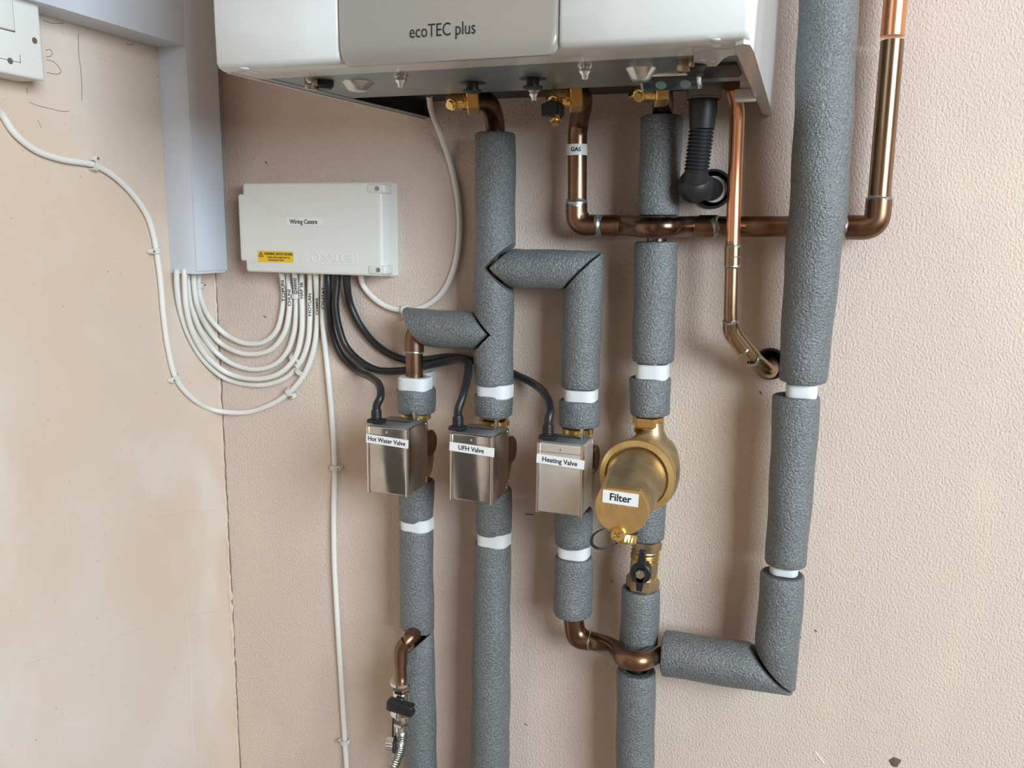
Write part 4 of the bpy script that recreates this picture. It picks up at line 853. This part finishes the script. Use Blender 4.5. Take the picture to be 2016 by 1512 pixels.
# drain valve
dv_ = at(1232, 1054, .180); b_ = bmesh.new(); lathe(b_, V((dv_.x, dv_.y, dv_.z+.010)), (.05, -.25, -1), [(0, .008), (.004, .008), (.0045, .0105)], 24); obj('drain_neck', b_, M_brass, ft)
b_ = bmesh.new(); lathe(b_, V((dv_.x-.0005, dv_.y, dv_.z+.004)), (-.12, -.25, -1), [(0, .0125), (.0015, .0138), (.009, .0138), (.011, .012), (.012, .006)], 48, mod=lambda r, j, s: r*(.95 if j % 3 == 0 and s > .001 and s < .01 else 1)); obj('drain_cap', b_, M_brass, ft)
b_ = bmesh.new(); lathe(b_, V((dv_.x, dv_.y, dv_.z+.0065)), (-.12, -.25, -1), [(0, .0128), (.0028, .0128)], 28); obj('seal', b_, M_black, ft)
dk = at(1217, 1053, .200); b_ = bmesh.new(); lathe(b_, dk+V((0, .014, 0)), (-.05, -1, .0), [(0, .0078), (.0125, .0078), (.0138, .0070), (.0138, .0034), (.0105, .0032)], 28); obj('drain_screw', b_, M_brass, ft)
b_ = bmesh.new(); box(b_, (-.0070, -.0142, -.0005), (.0070, -.0136, .0005), 0, M_=Matrix.Translation(dk+V((0, .0138, 0))) @ Matrix.Rotation(math.radians(-38), 4, 'Y')); obj('slot', b_, M_castbrass, ft)
P = spline([at(1214, 1042, .188), at(1190, 1041, .193), at(1168, 1054, .196), at(1166, 1072, .196), at(1182, 1081, .194), at(1203, 1076, .190), at(1222, 1063, .185)], 8); b_ = bmesh.new(); F_ = frames(P); ls = []
for p_, (t_3, n_3, b_3) in zip(P, F_): s_ = V((0, -1, .25)).normalized(); u_ = t_3.cross(s_).normalized(); ls.append([p_+s_*.0035+u_*.0008, p_+s_*.0035-u_*.0008, p_-s_*.0035-u_*.0008, p_-s_*.0035+u_*.0008])
loft(b_, ls); obj('strap', b_, M_black, ft)

# ------------------------------------------------------------------ ball valve below the filter
bv = thing('ball_valve', 'brass ball valve with a black lever below the filter', 'valve', at(1268, 1110, DF))
p0, p1 = at(1273, 1064, DF), at(1264, 1160, DF); axv = (p1-p0).normalized(); Lh = (p1-p0).length
b_ = bmesh.new(); lathe(b_, p0, axv, [(0, .0145), (Lh*.17, .0145), (Lh*.18, .0155), (Lh*.22, .0165), (Lh*.26, .0155), (Lh*.30, .0168), (Lh*.34, .0158), (Lh*.38, .0165), (Lh*.62, .0168), (Lh*.70, .0155), (Lh*.74, .0165), (Lh*.77, .0150), (Lh, .0150)], 32); obj('body', b_, M_castbrass, bv)
b_ = bmesh.new(); hexnut(b_, p0-axv*.001, axv, .0185, .011); obj('nut', b_, M_castbrass, bv)
b_ = bmesh.new(); hexnut(b_, p1-axv*.016, axv, .0205, .014); obj('nut', b_, M_castbrass, bv)
b_ = bmesh.new(); 
for fr_ in (.20, .27, .34, .70): lathe(b_, p0+axv*Lh*fr_, axv, [(0, .0160), (.001, .0176), (.002, .0160)], 30)
obj('thread', b_, M_brass, bv)
hc = at(1261, 1129, .082); b_ = bmesh.new(); lathe(b_, hc+V((0, .018, 0)), AX, [(0, .010), (.012, .0115), (.014, .0125), (.018, .0125), (.0195, .011)], 28)
dl = (at(1257, 1166, .083)-at(1264, 1083, .083)).normalized()
def lever(b2, a, b, w0, w1): 
    n_ = V((0, -1, 0)); s_ = dl.cross(n_).normalized(); prism(b2, [a+s_*w0+V((0, .003, 0)), b+s_*w1+V((0, .003, 0)), b-s_*w1+V((0, .003, 0)), a-s_*w0+V((0, .003, 0))], (0, -.0045, 0), .0012)
lever(b_, hc, at(1265, 1084, .082), .0060, .0034); lever(b_, hc, at(1258, 1164, .082), .0060, .0032); obj('lever', b_, M_black, bv)
b_ = bmesh.new(); hexnut(b_, hc+V((0, .000, 0)), AX, .0058, .0045, .0005); lathe(b_, hc, AX, [(0, .0028), (.0058, .0028)], 14); obj('lever_nut', b_, M_chrome, bv)

# ------------------------------------------------------------------ filling loop at the bottom
fl = thing('filling_loop', 'filling loop valve with a black lever on a short copper bend', 'valve', at(790, 1370, .09))
b_ = bmesh.new(); tube(b_, fillet([at(825, 1236, DF), at(812, 1252, .078), at(788, 1276, .090), at(790, 1345, .092)], .012, 7), .0078, 24); obj('tube', b_, M_cu, fl)
b_ = bmesh.new(); tube(b_, [at(822, 1240, .060), at(808, 1254, .082)], .0090, 24); obj('tee', b_, M_cu, fl)
b_ = bmesh.new(); tube(b_, fillet([at(800, 1264, .087), at(789, 1276, .090), at(789, 1308, .092)], .012, 7), .0089, 24); obj('elbow', b_, M_cu, fl)
c_ = at(790, 1340, .092); b_ = bmesh.new(); lathe(b_, V((c_.x, c_.y, c_.z)), (0, .0, -1), [(-.002, .0085), (-.001, .0150), (.003, .0150), (.004, .012)], 28); hexnut(b_, V((c_.x, c_.y, c_.z-.004)), (0, 0, -1), .0128, .011); obj('nut', b_, M_chrome, fl)
b_ = bmesh.new(); lathe(b_, V((c_.x, c_.y, c_.z-.014)), (0, 0, -1), [(0, .0085), (.004, .0105), (.016, .0118), (.024, .0118), (.030, .0150), (.033, .0150), (.034, .009), (.042, .009)], 28); obj('body', b_, M_chrome, fl)
k_ = at(790, 1391, .112); b_ = bmesh.new(); box(b_, (-.0190, -.008, -.0078), (.0190, .006, .0078), .0035, 3, M_=Matrix.Translation(k_) @ Matrix.Rotation(math.radians(5), 4, 'Y')); obj('lever', b_, M_black, fl)
b_ = bmesh.new(); box(b_, (k_.x-.021, k_.y-.001, k_.z-.010), (k_.x-.016, k_.y+.004, k_.z-.0055), .001); box(b_, (k_.x+.018, k_.y-.001, k_.z+.001), (k_.x+.0205, k_.y+.004, k_.z+.005), .0008); obj('lever_stop', b_, M_chrome, fl)
b_ = bmesh.new(); hexnut(b_, at(789, 1411, .092), (-.05, 0, -1), .0105, .012); obj('nut', b_, M_chrome, fl)
P = spline([at(775, 1404, .100), at(774, 1425, .10), at(773, 1450, .098)], 6); b_ = bmesh.new(); tube(b_, P, .0013, 8); obj('strap', b_, M_black, fl)
c_ = at(770, 1462, .098); b_ = bmesh.new(); lathe(b_, c_+V((.007, 0, 0)), (-1, -.15, -.05), [(0, .0120), (.002, .0120), (.0025, .0105), (.011, .0105), (.012, .009)], 40, mod=lambda r, j, s: r*(.93 if j % 4 == 0 and s > .0024 else 1)); obj('dust_cap', b_, M_chrome, fl)
b_ = bmesh.new(); lathe(b_, c_+V((.0085, 0, 0)), (-1, -.15, -.05), [(0, .0125), (.002, .0125)], 28); obj('cap_seal', b_, M_black, fl)
P = spline([at(789, 1420, .092), at(790, 1445, .093), at(786, 1475, .095), at(772, 1512, .10), at(745, 1570, .11), at(712, 1660, .12), at(690, 1800, .12), at(690, 2000, .12), at(700, 2300, .11)], 26)
hz_ = thing('braided_hose', 'braided steel hose hanging from the filling loop valve', 'hose', P[0]); b_ = bmesh.new(); tube(b_, P, [.0078+.0004*math.sin(i*2.2) for i in range(len(P))], 24); obj('braid', b_, M_braid, hz_)
b_ = bmesh.new(); lathe(b_, P[0], (P[3]-P[0]), [(-.001, .0086), (.012, .0088), (.013, .0080)], 24); obj('ferrule', b_, M_chrome, hz_)
